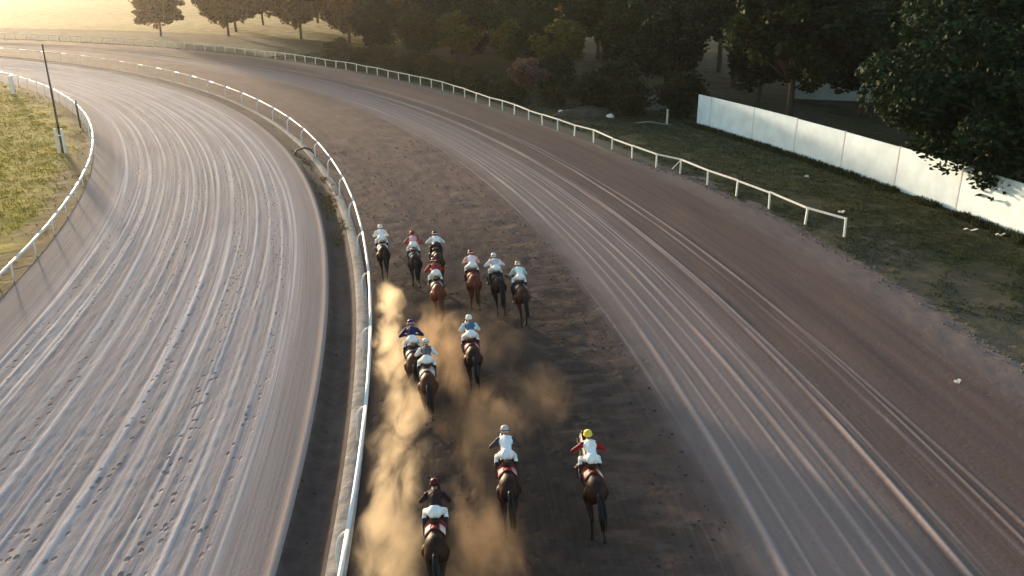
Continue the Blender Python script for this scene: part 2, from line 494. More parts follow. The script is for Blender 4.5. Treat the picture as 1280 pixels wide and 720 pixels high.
def z_left(r, s):
    z = 0.02 * (vnoise(r * 1.2, s * 0.3, 1) - 0.5) + 0.018 * (vnoise(r * 5, s * 0.12, 2) - 0.5) * sstep(130.6, 131.4, r) * (1 - sstep(139.6, 140.6, r))
    z = z + (0.012 * (vnoise(r * 9, s * 2.1, 3) - 0.5) + 0.014 * (vnoise(r * 13, s * 5.0, 4) - 0.5)) * sstep(131, 132, r) * (1 - sstep(139, 140, r))
    for a in LEFT_R:
        z = z + ridge(r, s, *a)[0]
    z = z + 0.05 * np.exp(-((r - 141.3) / .1) ** 2)
    return z
def dry_left(r, s):
    d = 0 * r
    for a in LEFT_R:
        d = np.maximum(d, ridge(r, s, *a)[1] * (0.30 + 22 * a[2]))
    d = np.maximum(d, 0.6 * np.exp(-((r - 141.34) / .07) ** 2))
    return d
def ditch_depth(s):
    return 0.20 * (1 - sstep(44, 58, s)) + 0.03
def z_ditch(r, s):
    t = np.clip((r - 141.42) / (142.5 - 141.42), 0, 1)
    prof = np.where(t < .35, sstep(0, .35, t), np.where(t < .72, 1.0, 1 - sstep(.72, 1, t)))
    base = z_left(np.full_like(r, 141.42), s) * (1 - t) + t * 0.03
    return base - ditch_depth(s) * prof + 0.05 * (vnoise(r * 7, s * 2.2, 8) - 0.5) * np.sin(np.pi * t)
def z_main(r, s):
    z = 0.03 * (vnoise(r * .9, s * 0.3, 1) - 0.5) + 0.014 * (vnoise(r * 3, s * 0.2, 2) - 0.5)
    z = z + 0.045 * (vnoise(r * 2.6, s * 2.6, 3) - 0.5) * (1 - sstep(150.6, 151.6, r)) * sstep(143.2, 144, r)
    z = z + 0.05 * (vnoise(r * .8, s * 1.5, 9) - .5) * sstep(148, 149.2, r) * (1 - sstep(150.8, 151.6, r))
    z = z + 0.03 * (vnoise(r * 3, s * 3, 4) - 0.5) * sstep(161.5, 162.5, r)
    for a in MAIN_R:
        z = z + .6 * ridge(r, s, *a, meander=0.3, k=0.03)[0]
    z = z + 0.01
    return z
def dry_main(r, s):
    d = 0 * r
    for a in MAIN_R:
        d = np.maximum(d, ridge(r, s, *a, meander=0.3, k=0.03)[1] * min(1, (0.15 + 9 * a[2])))
    return d * 0.85

# outer rail: measured stations (radius, angle in degrees)
OUT = [(163.04, 30.78), (162.73, 29.7), (162.49, 28.67), (162.3, 27.52), (162.31, 26.59), (162.3, 25.73), (162.15, 24.62), (162.17, 23.72), (162.19, 22.74),
       (162.37, 21.82), (162.6, 20.83), (162.56, 19.75), (162.68, 18.74), (162.97, 17.72), (163.58, 16.99), (163.78, 15.91), (164.1, 14.93), (164.47, 13.93), (164.77, 12.88), (165.45, 12.07)]
OUT.sort(key=lambda a: a[1])
th_last = OUT[-1][1]
k = 1
while th_last + k * 0.93 < 78:
    OUT.append((163.1 + 0.05 * min(k, 30), th_last + k * 0.93)); k += 1
_os = np.array([R(a[1]) * 150 for a in OUT]); _or = np.array([a[0] for a in OUT])
def edge_r(s):
    base = np.interp(s, np.r_[-40, 8, 24, _os[1:]], np.r_[163.4, 163.4, 163.9, np.minimum(_or[1:] - 0.35, 164.0)])
    return base + 0.5 * (vnoise(s * .35, s * 0 + 2.2, 21) - .5) + 0.28 * (vnoise(s * 1.6, s * 0 + 5.1, 22) - .5)

sheet('training_track', np.arange(128.9, 141.43, 0.0465), S_ALL, z_left, M['sand'], dryfun=dry_left)
sheet('drainage_ditch', np.linspace(141.40, 142.50, 20), S_ALL, z_ditch, M['ditch'])
def z_strip(r, s):
    t = np.clip((r - 142.46) / .42, 0, 1)
    return 0.02 + 0.05 * np.sin(np.pi * t) ** .6 + 0.02 * (vnoise(r * 9, s * 2.5, 12) - .5)
sheet('pale_strip', np.linspace(142.45, 142.90, 9), S_ALL, z_strip, M['strip'])
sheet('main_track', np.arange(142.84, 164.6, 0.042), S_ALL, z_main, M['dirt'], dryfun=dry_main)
def z_verge(r, s):
    t = np.clip((r - edge_r(s)) / 0.25, 0, 1)
    return -0.03 + 0.10 * sstep(0, 1, t) + 0.05 * (vnoise(r * .7, s * .7, 13) - .5) * t + 0.05 * (vnoise(r * 3, s * 3, 14) - .5) * t + 0.08 * (vnoise(r * .2, s * .12, 15) - .6) * t
def redge(rr, sg):
    t = (rr - 163.0) / (188.0 - 163.0)
    e = edge_r(sg)
    return e + (188.0 - e) * t
sheet('verge', 163 + 25 * np.linspace(0, 1, 90) ** 1.8, S_ALL[::2], z_verge, M['verge'], redge=redge)
def z_in(r, s):
    return 0.02 + 0.10 * (vnoise(r * .5, s * .5, 16) - .4) * sstep(129, 127.5, r) + 0.06 * (vnoise(r * 2, s * 2, 17) - .5) * (1 - sstep(128.2, 128.9, r))
sheet('infield', np.r_[np.linspace(40, 104, 30), np.linspace(105, 128.95, 110)], S_ALL[::2], z_in, M['infield'])
pl = MB(); n = 64
pl.v = [Vector((CX, CY, -0.45))] + [Vector((CX + 4200 * math.cos(2 * math.pi * i / n), CY + 4200 * math.sin(2 * math.pi * i / n), -0.45)) for i in range(n)]
pl.f = [[0, 1 + i, 1 + (i + 1) % n] for i in range(n)]
tag(pl.build('ground', M['plain']), kind='structure')
# plain that meets the verge and the infield
def z_far(r, s): return -0.02 + 0.35 * (vnoise(r * .03, s * .03, 18) - .5) * sstep(188, 205, r) + 0.05 * sstep(188, 189, r) * 0
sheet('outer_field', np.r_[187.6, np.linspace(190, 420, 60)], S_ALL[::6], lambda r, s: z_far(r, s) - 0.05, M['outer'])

# ------------------------------------------------------------------ rails
def rail_thing(name, label, r_rail, z_rail, stations, goose, mat, group=None, rad=0.05):
    t = empty(name, polar(r_rail, stations[0]))
    tag(t, label, 'rail')
    inv = t.matrix_basis.inverted()
    pm = MB().tube([(-goose, 0, -0.12), (-goose, 0, z_rail * .55), (-goose * .96, 0, z_rail * .74), (-goose * .75, 0, z_rail * .88), (-goose * .4, 0, z_rail * .965), (0, 0, z_rail)],
                   [.036, .036, .036, .034, .032, .03], 8).mesh('post')
    pm.materials.append(mat)
    pm.polygons.foreach_set('use_smooth', [True] * len(pm.polygons))
    rr = random.Random(5)
    for th in stations:
        o = link('post', pm, t)
        o.location = inv @ polar(r_rail, th)
        o.rotation_euler = (rr.uniform(-.03, .03), rr.uniform(-.03, .03), th + rr.uniform(-.08, .08))
    zz = [z_rail + rr.uniform(-.02, .02) for _ in stations]
    for i in range(len(stations) - 1):
        a, b = stations[i], stations[i + 1]
        pts = []
        for q in range(5):
            f = q / 4
            pts.append(inv @ polar(r_rail, a + (b - a) * f, zz[i] * (1 - f) + zz[i + 1] * f - 0.02 * math.sin(math.pi * f)))
        MB().tube(pts, rad, 8).build('rail_section', mat, t, True)
    return t

inner_st = [R(math.degrees((10.6 + 5.35 * k) / 142.6)) for k in range(-6, 34)]
rail_thing('running_rail', 'white gooseneck running rail along the ditch between the two tracks', 143.0, 1.1, inner_st, 0.26, M['rail'])
left_st = [(2.0 + 3.35 * k) / 129.1 for k in range(-2, 58)]
rail_thing('running_rail', 'white running rail curving round the grassy infield edge', 129.1, 1.0, left_st, 0.24, M['rail'], rad=0.06)

t = empty('outer_rail', polar(OUT[0][0], R(OUT[0][1])))
tag(t, 'weathered white post and rail fence along the dark grass verge', 'fence')
inv = t.matrix_basis.inverted()
rr = random.Random(9)
tops = []
pm = MB().box((0, 0, .40), (.085, .085, 1.06)).mesh('post'); pm.materials.append(M['rail_old'])
for r_, d_ in OUT:
    th = R(d_)
    h = rr.uniform(-.05, .05)
    o = link('post', pm, t)
    o.location = inv @ polar(r_, th, h)
    o.rotation_euler = (rr.uniform(-.05, .05), rr.uniform(-.05, .05), th + rr.uniform(-.2, .2))
    tops.append(polar(r_, th, .93 + h))
for i in range(len(tops) - 1):
    a, b = inv @ tops[i], inv @ tops[i + 1]
    d = b - a
    q = d.to_track_quat('X', 'Z').to_matrix()
    mid = (a + b) / 2
    if i % 5 == 2: mid = mid + Vector((0, 0, -.025))
    MB().box(mid, (d.length + .05, .055, .095), q).build('rail_board', M['rail_old'], t)
# brace at the broken joint
i = 5
a = inv @ tops[i]
tan = Vector((-math.sin(R(OUT[i][1])), math.cos(R(OUT[i][1])), 0))
MB().tube([a + Vector((0, 0, -.02)), a + tan * .55 + Vector((-.25, 0, -.72))], .035, 6).build('brace', M['rail_old'], t)

# ------------------------------------------------------------------ wall
WR, WH = 173.75, 2.5
w = empty('boundary_wall', polar(WR, R(22.0)))
tag(w, 'long white painted concrete panel wall behind the dark grass', 'wall')
inv = w.matrix_basis.inverted()
rr = random.Random(12)
th_end = 22.05
step = math.degrees(5.0 / WR)
th = th_end
kk = 0
edges = [th_end, th_end - .55] + [th_end - .55 - 2.55 - step * 0] 
edges = [22.05, 21.45, 19.6, 17.95]
while edges[-1] > -6: edges.append(edges[-1] - step)
for i in range(len(edges) - 1):
    a, b = polar(WR, R(edges[i])), polar(WR, R(edges[i + 1]))
    d = b - a
    q = d.to_track_quat('X', 'Z').to_matrix()
    dz = rr.uniform(-.03, .03)
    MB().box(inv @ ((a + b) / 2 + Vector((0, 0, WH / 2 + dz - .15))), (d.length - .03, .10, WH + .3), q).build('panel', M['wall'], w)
    if i > 0:
        MB().box(inv @ (a + Vector((0, 0, WH / 2 - .15))), (.10, .13, WH + .34), Matrix.Rotation(R(edges[i]), 3, 'Z') @ Matrix.Rotation(R(90), 3, 'Z')).build('joint_post', M['wall_post'], w)

# low grey wall and pale post beyond its end
def wall_seg(name, label, a, b, h, mat, n):
    t = empty(name, a); tag(t, label, 'wall')
    a = Vector(a); b = Vector(b)
    d = (b - a) / n
    q = d.to_track_quat('X', 'Z').to_matrix()
    for i in range(n):
        MB().box(d * (i + .5) + Vector((0, 0, h / 2 - .15)), (d.length - .025, .14, h + .3), q).build('panel', mat, t)
    return t
wall_seg('low_wall', 'low grey shaded wall at the far end of the white wall', (9.9, 76.6, 0), (14.2, 76.9, 0), 1.35, M['grey_wall'], 3)
mp = MB().box((0, 0, .55), (.13, .13, 1.4)).box((0, 0, 1.27), (.16, .16, .05))
o = mp.build('marker_post', M['litter']); o.location = (12.6, 69.3, 0)
tag(o, 'short pale post standing alone before the low grey wall', 'post')

# poles at the infield
p = empty('utility_pole', (-31.0, 58.1, 0.02)); tag(p, 'tall dark slender pole tied between two white stakes on the infield', 'pole')
MB().tube([(0, 0, -.3), (-.02, 0, 4), (-.04, 0, 7.2)], [.085, .07, .05], 10).build('shaft', M['pole'], p, True)
for sx in (-1, 1):
    MB().box((sx * .22, -.1, .75), (.13, .13, 1.9)).build('stake', M['rail'], p)
MB().box((0, -.1, 1.25), (.58, .05, .07)).build('crossbar', M['rail'], p)
MB().ball((-.04, 0, 7.22), (.07, .07, .05), 8, 5).build('cap', M['pole'], p, True)
p = empty('marker_pole', (-34.6, 68.2, 0.02)); tag(p, 'short dark pole beside the infield running rail', 'pole')
MB().tube([(0, 0, -.2), (-.05, 0, 2.1)], [.08, .07], 8).build('shaft', M['pole'], p, True)
MB().ball((-.05, 0, 2.12), (.085, .085, .04), 8, 5).build('cap', M['pole'], p, True)
p = empty('distance_post', (-50.6, 87.5, 0.02)); tag(p, 'stout white distance post at the infield rail', 'post')
MB().box((0, 0, .8), (.32, .25, 1.9)).build('shaft', M['rail'], p)
MB().box((0, 0, 1.78), (.38, .31, .07)).build('cap', M['rail'], p)
p = empty('utility_pole', (-72.0, 116.0, -.05)); tag(p, 'thin dark pole far along the bend', 'pole')
MB().tube([(0, 0, -.3), (0, 0, 7.0)], [.1, .06], 8).build('shaft', M['pole'], p, True)
MB().box((0, 0, 6.7), (.8, .06, .07)).build('top_arm', M['pole'], p)

# ------------------------------------------------------------------ trees
def leaf_mesh(name, pts, size, rnd, mat, flat=0.5, elong=1.5):
    """one folded leaf (4 triangles' worth, 2 quads) at every point"""
    n = len(pts)
    u = rnd.normal(size=(n, 3)); u[:, 2] *= flat; u /= np.linalg.norm(u, axis=1)[:, None]
    w = rnd.normal(size=(n, 3)); w -= (w * u).sum(1)[:, None] * u; w /= np.linalg.norm(w, axis=1)[:, None]
    nn = np.cross(u, w)
    sz = size * (0.6 + 0.8 * rnd.rand(n))[:, None]
    L = u * sz * elong * .5; W = w * sz * .5; N = nn * sz * .18
    v = np.stack([pts - L, pts + W - N, pts + L, pts - W - N, pts + N], 1).reshape(-1, 3)
    i = (np.arange(n) * 5)[:, None]
    f = np.concatenate([i + [[0, 1, 4]], i + [[1, 2, 4]], i + [[2, 3, 4]], i + [[3, 0, 4]]], 0)
    me = mesh_np(name, v, f)
    me.materials.append(mat)
    return me

def make_tree_data(seed, h, cr, z0, nclump, per, lsize, mat, clump=0.9, trunk_r=.18, lean=0.0):
    """returns (trunk mesh, crown mesh): tapered trunk with limbs, leaf clumps at the limb ends"""
    rnd = np.random.RandomState(seed); rr = random.Random(seed)
    mb = MB()
    top = Vector((lean, 0, h * .78))
    mid = Vector((rr.uniform(-.25, .25), rr.uniform(-.25, .25), h * .4))
    mb.tube([(0, 0, -.4), (0, 0, .15), mid * .5, mid, mid.lerp(top, .5) + Vector((rr.uniform(-.3, .3), rr.uniform(-.3, .3), 0)), top],
            [trunk_r * 1.5, trunk_r * 1.15, trunk_r, trunk_r * .8, trunk_r * .5, trunk_r * .15], 9)
    cz = (z0 + h) / 2; ch = (h - z0) / 2
    cl = []
    while len(cl) < nclump:
        p = rnd.normal(size=3); p /= np.linalg.norm(p)
        q = rnd.rand() ** .38
        wob = 0.75 + 0.5 * vnoise(np.array([p[0] * 1.7 + 9 + seed]), np.array([p[1] * 1.7 + p[2] * 2.1 + 5]), 31)[0]
        c = np.array([p[0] * cr * q * wob + lean * .6, p[1] * cr * q * wob, cz + p[2] * ch * q * wob])
        if c[2] < z0: continue
        cl.append(c)
    for c in cl[:min(len(cl), 22)]:
        f = rr.uniform(.3, .75)
        base = Vector((0, 0, 0)).lerp(mid, min(1, f * 2)) if f < .5 else mid.lerp(top, (f - .5) * 2)
        c = Vector(c)
        if c.z < base.z - .5: base = mid * .7
        m_ = base.lerp(c, .5) + Vector((0, 0, .25))
        mb.tube([base, m_, c], [trunk_r * .45, trunk_r * .25, trunk_r * .06], 6)
    tm = mb.mesh('trunk'); tm.materials.append(M['bark'])
    tm.polygons.foreach_set('use_smooth', [True] * len(tm.polygons))
    pts = []
    for c in cl:
        k = int(per * (0.6 + .8 * rnd.rand()))
        d = rnd.normal(size=(k, 3)); d /= np.linalg.norm(d, axis=1)[:, None]
        d *= (rnd.rand(k) ** .45)[:, None] * clump * (0.6 + .7 * rnd.rand())
        d[:, 2] *= .72
        pts.append(c + d)
    pts = np.concatenate(pts)
    cm = leaf_mesh('crown', pts, lsize, rnd, mat)
    return tm, cm

def place_tree(name, data, loc, rz, sc, label, group=None, cat='tree'):
    t = empty(name, loc, rz); t.scale = (sc, sc, sc)
    tag(t, label, cat, group)
    link('trunk', data[0], t); link('crown', data[1], t)
    return t

T = {}
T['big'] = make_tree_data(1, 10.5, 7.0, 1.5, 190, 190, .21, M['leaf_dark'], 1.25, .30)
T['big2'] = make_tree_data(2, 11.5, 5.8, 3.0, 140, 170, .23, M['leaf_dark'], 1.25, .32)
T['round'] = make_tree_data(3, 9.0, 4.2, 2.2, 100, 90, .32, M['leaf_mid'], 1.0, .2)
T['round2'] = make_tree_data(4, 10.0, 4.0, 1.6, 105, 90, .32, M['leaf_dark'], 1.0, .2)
T['tall'] = make_tree_data(5, 13.0, 4.2, 3.5, 110, 90, .36, M['leaf_mid'], 1.1, .26)
T['russet'] = make_tree_data(6, 11.0, 5.2, 1.2, 120, 80, .38, M['leaf_russet'], 1.15, .22)
T['yellow'] = make_tree_data(7, 9.0, 3.4, 2.0, 60, 60, .36, M['leaf_yellow'], .95, .16)
T['pink'] = make_tree_data(8, 4.2, 1.9, 1.5, 46, 90, .16, M['leaf_pink'], .55, .11)
T['shrub'] = make_tree_data(9, 2.4, 1.5, .15, 46, 90, .15, M['leaf_olive'], .55, .06)
T['shrub2'] = make_tree_data(10, 2.0, 1.3, .1, 40, 90, .14, M['leaf_mid'], .5, .06)
T['bush'] = make_tree_data(11, 3.4, 2.0, .2, 60, 90, .18, M['leaf_dark'], .7, .09)

# by the white wall
g = lambda r_, d_, z=0.0: polar(r_, R(d_), z)
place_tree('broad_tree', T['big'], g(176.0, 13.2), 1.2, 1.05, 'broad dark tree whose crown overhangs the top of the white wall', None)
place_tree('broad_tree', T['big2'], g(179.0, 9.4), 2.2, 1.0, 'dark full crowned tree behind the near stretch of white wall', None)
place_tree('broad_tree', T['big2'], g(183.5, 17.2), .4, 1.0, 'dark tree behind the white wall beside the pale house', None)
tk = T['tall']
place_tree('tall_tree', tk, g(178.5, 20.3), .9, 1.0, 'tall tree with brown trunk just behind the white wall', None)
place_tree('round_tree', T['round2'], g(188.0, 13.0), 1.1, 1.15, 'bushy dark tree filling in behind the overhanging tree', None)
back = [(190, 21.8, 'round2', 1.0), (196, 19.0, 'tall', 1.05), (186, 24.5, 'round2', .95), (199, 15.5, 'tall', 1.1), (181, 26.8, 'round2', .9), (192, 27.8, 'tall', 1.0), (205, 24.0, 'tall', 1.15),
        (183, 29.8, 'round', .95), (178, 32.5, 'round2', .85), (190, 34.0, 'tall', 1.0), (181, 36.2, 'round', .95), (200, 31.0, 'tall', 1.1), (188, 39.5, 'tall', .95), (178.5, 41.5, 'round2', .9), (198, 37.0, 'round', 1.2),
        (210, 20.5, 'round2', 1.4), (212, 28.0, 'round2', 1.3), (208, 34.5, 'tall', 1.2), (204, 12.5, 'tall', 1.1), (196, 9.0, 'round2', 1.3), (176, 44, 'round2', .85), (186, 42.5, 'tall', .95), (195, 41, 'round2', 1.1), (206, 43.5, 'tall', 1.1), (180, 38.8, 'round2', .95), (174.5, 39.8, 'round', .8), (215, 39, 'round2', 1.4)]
for i, (r_, d_, kd, sc) in enumerate(back):
    nm = {'round2': 'round_tree', 'round': 'round_tree', 'tall': 'tall_tree'}[kd]
    lb = {'round2': 'dense dark green tree in the shaded belt behind the verge', 'round': 'mid green round tree in the belt behind the verge', 'tall': 'tall leafy tree in the belt behind the verge'}[kd]
    place_tree(nm, T[kd], g(r_, d_), i * 1.37, sc, lb, {'round2': 'dense dark trees of the belt', 'round': 'round green trees of the belt', 'tall': 'tall trees of the belt'}[kd])
for i, (r_, d_, sc) in enumerate([(183, 47.5, .95), (196, 45.5, 1.1), (188, 51, .95), (203, 53.5, 1.1), (216, 48.5, 1.2), (190, 55.5, 1.0), (210, 57.5, 1.15), (199, 50, 1.05), (186, 60, .95), (180, 63.5, .85), (196, 62.5, 1.05), (206, 66, 1.1), (220, 60.5, 1.2), (230, 55, 1.3), (212, 53, 1.1), (226, 63.5, 1.2), (214, 65, 1.0), (236, 60, 1.2), (240, 50, 1.3)]):
    place_tree('russet_tree', T['russet'], g(r_, d_), i * 2.1, sc, 'sunlit russet brown tree beyond the far bend' if d_ < 58 else 'russet brown tree at the open end of the far tree row', 'russet trees beyond the far bend' if d_ < 58 else 'russet trees at the open end of the row')
for i, (r_, d_, sc) in enumerate([(176.5, 31.0, .8), (177.5, 34.6, .75), (176.0, 37.8, .8), (182.0, 46.6, .8)]):
    place_tree('yellow_tree', T['yellow'], g(r_, d_), i * 1.7, sc, 'slender yellow green tree in front of the dark belt', 'yellow green trees in front of the belt')
place_tree('blossom_tree', T['pink'], g(166.8, 27.6), .3, 1.0, 'small tree with dusty pink crown beside the shrubs', None)
for i, (r_, d_, kd, sc) in enumerate([(165.6, 30.6, 'shrub', 1.0), (166.2, 29.6, 'shrub2', 1.1), (165.8, 28.8, 'shrub', .9), (165.4, 27.9, 'shrub2', .9), (166.6, 31.8, 'shrub', 1.1), (166.9, 33.4, 'shrub2', 1.1), (168.0, 26.8, 'shrub', .8), (170.5, 28.3, 'shrub2', 1.2), (167.0, 35.2, 'shrub', 1.1), (168.5, 37.5, 'shrub2', 1.2), (167.2, 39.2, 'shrub', 1.2), (167.5, 41, 'shrub2', 1.2), (168, 43, 'shrub', 1.3), (166.5, 36.3, 'shrub2', 1.1), (166.4, 34.3, 'shrub', 1.0), (166.0, 32.6, 'shrub2', 1.0)]):
    place_tree('shrub', T[kd], g(r_, d_), i * 1.9, sc, {'shrub': 'olive green shrub growing behind the outer rail', 'shrub2': 'leafy green shrub growing behind the outer rail'}[kd], {'shrub': 'olive shrubs behind the rail', 'shrub2': 'green shrubs behind the rail'}[kd], 'shrub')
for i, (r_, d_, sc) in enumerate([(169.6, 25.4, 1.0), (171.0, 24.0, .9), (173.2, 26.2, 1.15), (174.5, 23.2, 1.1), (172.8, 29.5, 1.1)]):
    place_tree('bush', T['bush'], g(r_, d_), i * 1.3, sc, ['dark rounded bush directly behind the soil heap', 'dark bush between the soil heap and the low grey wall', 'large dark bush behind the soil heap, against the tree belt', 'dark bush beside the end of the low grey wall', 'dark bush behind the pink blossom tree'][i], 'dark bushes before the tree belt', 'bush')

# spoil heap with scraps
mbm = MB()
rnd = random.Random(4)
nn = 22
vv = []
for i in range(nn + 1):
    for j in range(nn + 1):
        a, b = i / nn * 2 - 1, j / nn * 2 - 1
        d = math.hypot(a, b)
        hgt = max(0, 1 - d) ** .8 * .75 + .22 * float(vnoise(np.array([a * 4 + 7.]), np.array([b * 4 + 3.]), 41)[0]) * max(0, 1 - d * d)
        mbm.v.append(Vector((a * 3.6, b * 2.0, hgt - .08)))
for i in range(nn):
    for j in range(nn):
        q = i * (nn + 1) + j
        mbm.f.append([q, q + nn + 1, q + nn + 2, q + 1])
o = mbm.build('soil_mound', M['mound'], None, True); o.location = g(168.2, 24.9); o.rotation_euler = (0, 0, .3)
tag(o, 'low grey brown heap of soil before the dark bushes', 'mound')
def scrap(loc, sc, seed):
    rr = random.Random(seed); b = MB()
    b.ball((0, 0, .08), (1, .7, .5), 9, 6)
    b.v = [Vector((v.x * (1 + rr.uniform(-.25, .25)), v.y * (1 + rr.uniform(-.25, .25)), max(-.05, v.z * (1 + rr.uniform(-.3, .3))))) * sc for v in b.v]
    o = b.build('sack', M['litter']); o.location = loc; o.rotation_euler = (0, 0, seed)
    return o
tag(scrap(g(166.4, 25.4, .12), .32, 2), 'pale sack lying by the soil heap and pink tree', 'sack')
tag(scrap(g(168.3, 23.6, .35), .42, 5), 'larger pale sack lying on the soil heap', 'sack')
mb = MB().tube([(0, 0, .06), (1.1, .1, .22), (2.3, -.05, .12), (3.2, .1, .05)], .05, 8)
o = mb.build('pipe', M['grey_wall'], None, True); o.location = g(169.5, 22.9, .02); o.rotation_euler = (0, 0, -.35)
tag(o, 'bent pale pipe lying on the grass past the soil heap', 'pipe')
def litter(loc, l, wd, rz, label):
    b = MB(); nx = 4
    for i in range(nx + 1):
        for s_ in (0, 1):
            for z in (0, .012):
                b.v.append(Vector(((i / nx - .5) * l, (s_ - .5) * wd * (1 - .3 * abs(i - 2) / 2), .05 + .06 * math.sin(i * 2.1) + z)))
    for i in range(nx):
        a = i * 4
        b.f += [[a, a + 2, a + 6, a + 4], [a + 1, a + 5, a + 7, a + 3], [a, a + 4, a + 5, a + 1], [a + 2, a + 3, a + 7, a + 6]]
    b.f += [[0, 1, 3, 2], [nx * 4, nx * 4 + 2, nx * 4 + 3, nx * 4 + 1]]
    o = b.build('paper_scrap', M['litter']); o.location = loc; o.rotation_euler = (0, 0, rz)
    tag(o, label, 'litter', 'paper scraps strewn on the verge' if 'strewn' in label else None)
for q in [((17.1, 42.6, .1), .35, .22, .4), ((22.2, 39.4, .1), .6, .2, -.2), ((23.2, 38.6, .1), .45, .16, .1), ((17.9, 50.6, .1), .3, .25, 1.)]:
    litter(*q, 'small pale paper scrap strewn on the dark verge grass')
litter((13.7, 23.4, .04), .22, .14, .5, 'lone pale scrap lying on bare brown track dirt')
# curved rubber hose end in the ditch grass
mb = MB().tube([(0, 0, .02), (.25, .1, .3), (.75, .2, .42), (1.15, .2, .25), (1.3, .2, .02)], .06, 8)
o = mb.build('hose', M['pole'], None, True); o.location = polar(141.6, R(22.3), .0); o.rotation_euler = (0, 0, .2)
tag(o, 'short dark arched hose lying at the end of the ditch', 'hose')

# pale house behind the trees
def house(loc, rz, size, label, nwin):
    t = empty('house', loc, rz); tag(t, label, 'house')
    L, D, Hh = size
    MB().box((0, 0, Hh / 2 - .2), (L, D, Hh + .4)).build('wall', M['house'], t)
    rf = MB(); 
    rf.v = [Vector(q) for q in ((-L / 2 - .3, -D / 2 - .3, Hh), (L / 2 + .3, -D / 2 - .3, Hh), (L / 2 + .3, D / 2 + .3, Hh), (-L / 2 - .3, D / 2 + .3, Hh), (-L / 2 - .3, 0, Hh + 1.2), (L / 2 + .3, 0, Hh + 1.2))]
    rf.v = [v + Vector((0, 0, .203)) for v in rf.v]
    rf.f = [[0, 1, 5, 4], [2, 3, 4, 5], [0, 4, 3], [1, 2, 5], [0, 3, 2, 1]]
    rf.build('roof', M['house_roof'], t)
    for i in range(nwin):
        xx = (i + .5) / nwin * L - L / 2
        fr = MB().box((xx, -D / 2 - .02, 1.6), (1.2, .08, 1.2)).build('window', M['rail'], t)
        MB().box((xx, -D / 2 - .045, 1.6), (1.0, .05, 1.0)).build('pane', M['glass_dark'], fr)
house((33.5, 86.0, 0), R(-20), (11, 6, 3.1), 'pale green grey house half hidden behind the trees', 3)
house((52.0, 70.0, 0), R(-40), (9, 6, 3.0), 'pale house behind the wall among the dark trees', 2)

# ------------------------------------------------------------------ grass, weeds, clods
def blades(name, pos, hgt, wid, mat, seed, per=4, spread=.08):
    rnd = np.random.RandomState(seed)
    p = np.repeat(pos, per, 0); n = len(p)
    p = p + np.c_[rnd.normal(size=(n, 2)) * spread, np.zeros(n)]
    a = rnd.rand(n) * 2 * np.pi
    d = np.c_[np.cos(a), np.sin(a), np.zeros(n)]
    h = hgt * (.5 + .9 * rnd.rand(n))
    lean = np.c_[rnd.normal(size=(n, 2)) * .45, np.ones(n)] * h[:, None]
    v = np.stack([p - d * wid / 2, p + d * wid / 2, p + lean * .55 + d * wid * .35, p + lean], 1).reshape(-1, 3)
    i = (np.arange(n) * 4)[:, None]
    f = np.concatenate([i + [[0, 1, 2]], i + [[0, 2, 3]]], 0)
    me = mesh_np(name, v, f)
    return link(name, me, None, mat)
rnd = np.random.RandomState(21)
def scatter(n, r0, r1, s0, s1, zf, fn=None, pw=1.0):
    r = r0 + (r1 - r0) * rnd.rand(n) ** pw; s = s0 + (s1 - s0) * rnd.rand(n)
    if fn is not None:
        k = fn(r, s); r, s = r[k], s[k]
    z = zf(r, s)
    th = s / 150
    return np.stack([CX + r * np.cos(th), CY + r * np.sin(th), z - .02], -1)
tag(blades('infield_grass', scatter(52000, 96, 128.6, 20, 150, z_in, lambda r, s: vnoise(r * .6, s * .6, 50) + .6 * rnd.rand(len(r)) > .42 + .6 * sstep(125.0, 128.6, r)), .075, .06, M['blade_in'], 1), 'yellow green tufty grass of the sunlit infield', 'grass', kind='stuff')
tag(blades('verge_grass', scatter(42000, 163.6, 173.6, 0, 125, z_verge, lambda r, s: (r > edge_r(s) + .35) & (vnoise(r * .9, s * .9, 51) + .3 * rnd.rand(len(r)) > .5 - .03 * (r - 165) + .25 * (s < 28))), .085, .06, M['blade_out'], 2), 'short dark green grass of the shaded verge', 'grass', kind='stuff')
tag(blades('wall_weeds', scatter(2600, 172.9, 173.6, 0, 58, z_verge, lambda r, s: vnoise(r * 0, s * .7, 52) + .012 * (s - 30) > .45), .24, .09, M['blade_out'], 3, 5, .12), 'dark weeds growing along the foot of the white wall', 'weeds', kind='stuff')
tag(blades('ditch_weeds', scatter(900, 141.7, 142.7, 36, 60, z_ditch, lambda r, s: vnoise(r * 3, s * .5, 53) > .5), .13, .05, M['weed'], 4, 4, .06), 'yellowish weeds growing in the ditch below the rail', 'weeds', kind='stuff')

def clods(name, pos, size, mat, seed):
    rr = np.random.RandomState(seed)
    base = np.array([[1, 0, 0], [-1, 0, 0], [0, 1, 0], [0, -1, 0], [0, 0, 1], [0, 0, -1]], float)
    F = np.array([[0, 2, 4], [2, 1, 4], [1, 3, 4], [3, 0, 4], [2, 0, 5], [1, 2, 5], [3, 1, 5], [0, 3, 5]])
    n = len(pos)
    sz = size * (rr.rand(n, 1, 1) ** 2 * 1.6 + .35)
    v = base[None] * (0.6 + .8 * rr.rand(n, 6, 1)) * sz + pos[:, None]
    f = (np.arange(n) * 6)[:, None, None] + F[None]
    return link(name, mesh_np(name, v.reshape(-1, 3), f.reshape(-1, 3)), None, mat)
p1 = scatter(4000, 162.4, 164.4, -2, 60, lambda r, s: np.maximum(z_main(r, s), z_verge(r, s)) + .025, lambda r, s: np.abs(r - edge_r(s)) < .45 * (.3 + rnd.rand(len(r))))
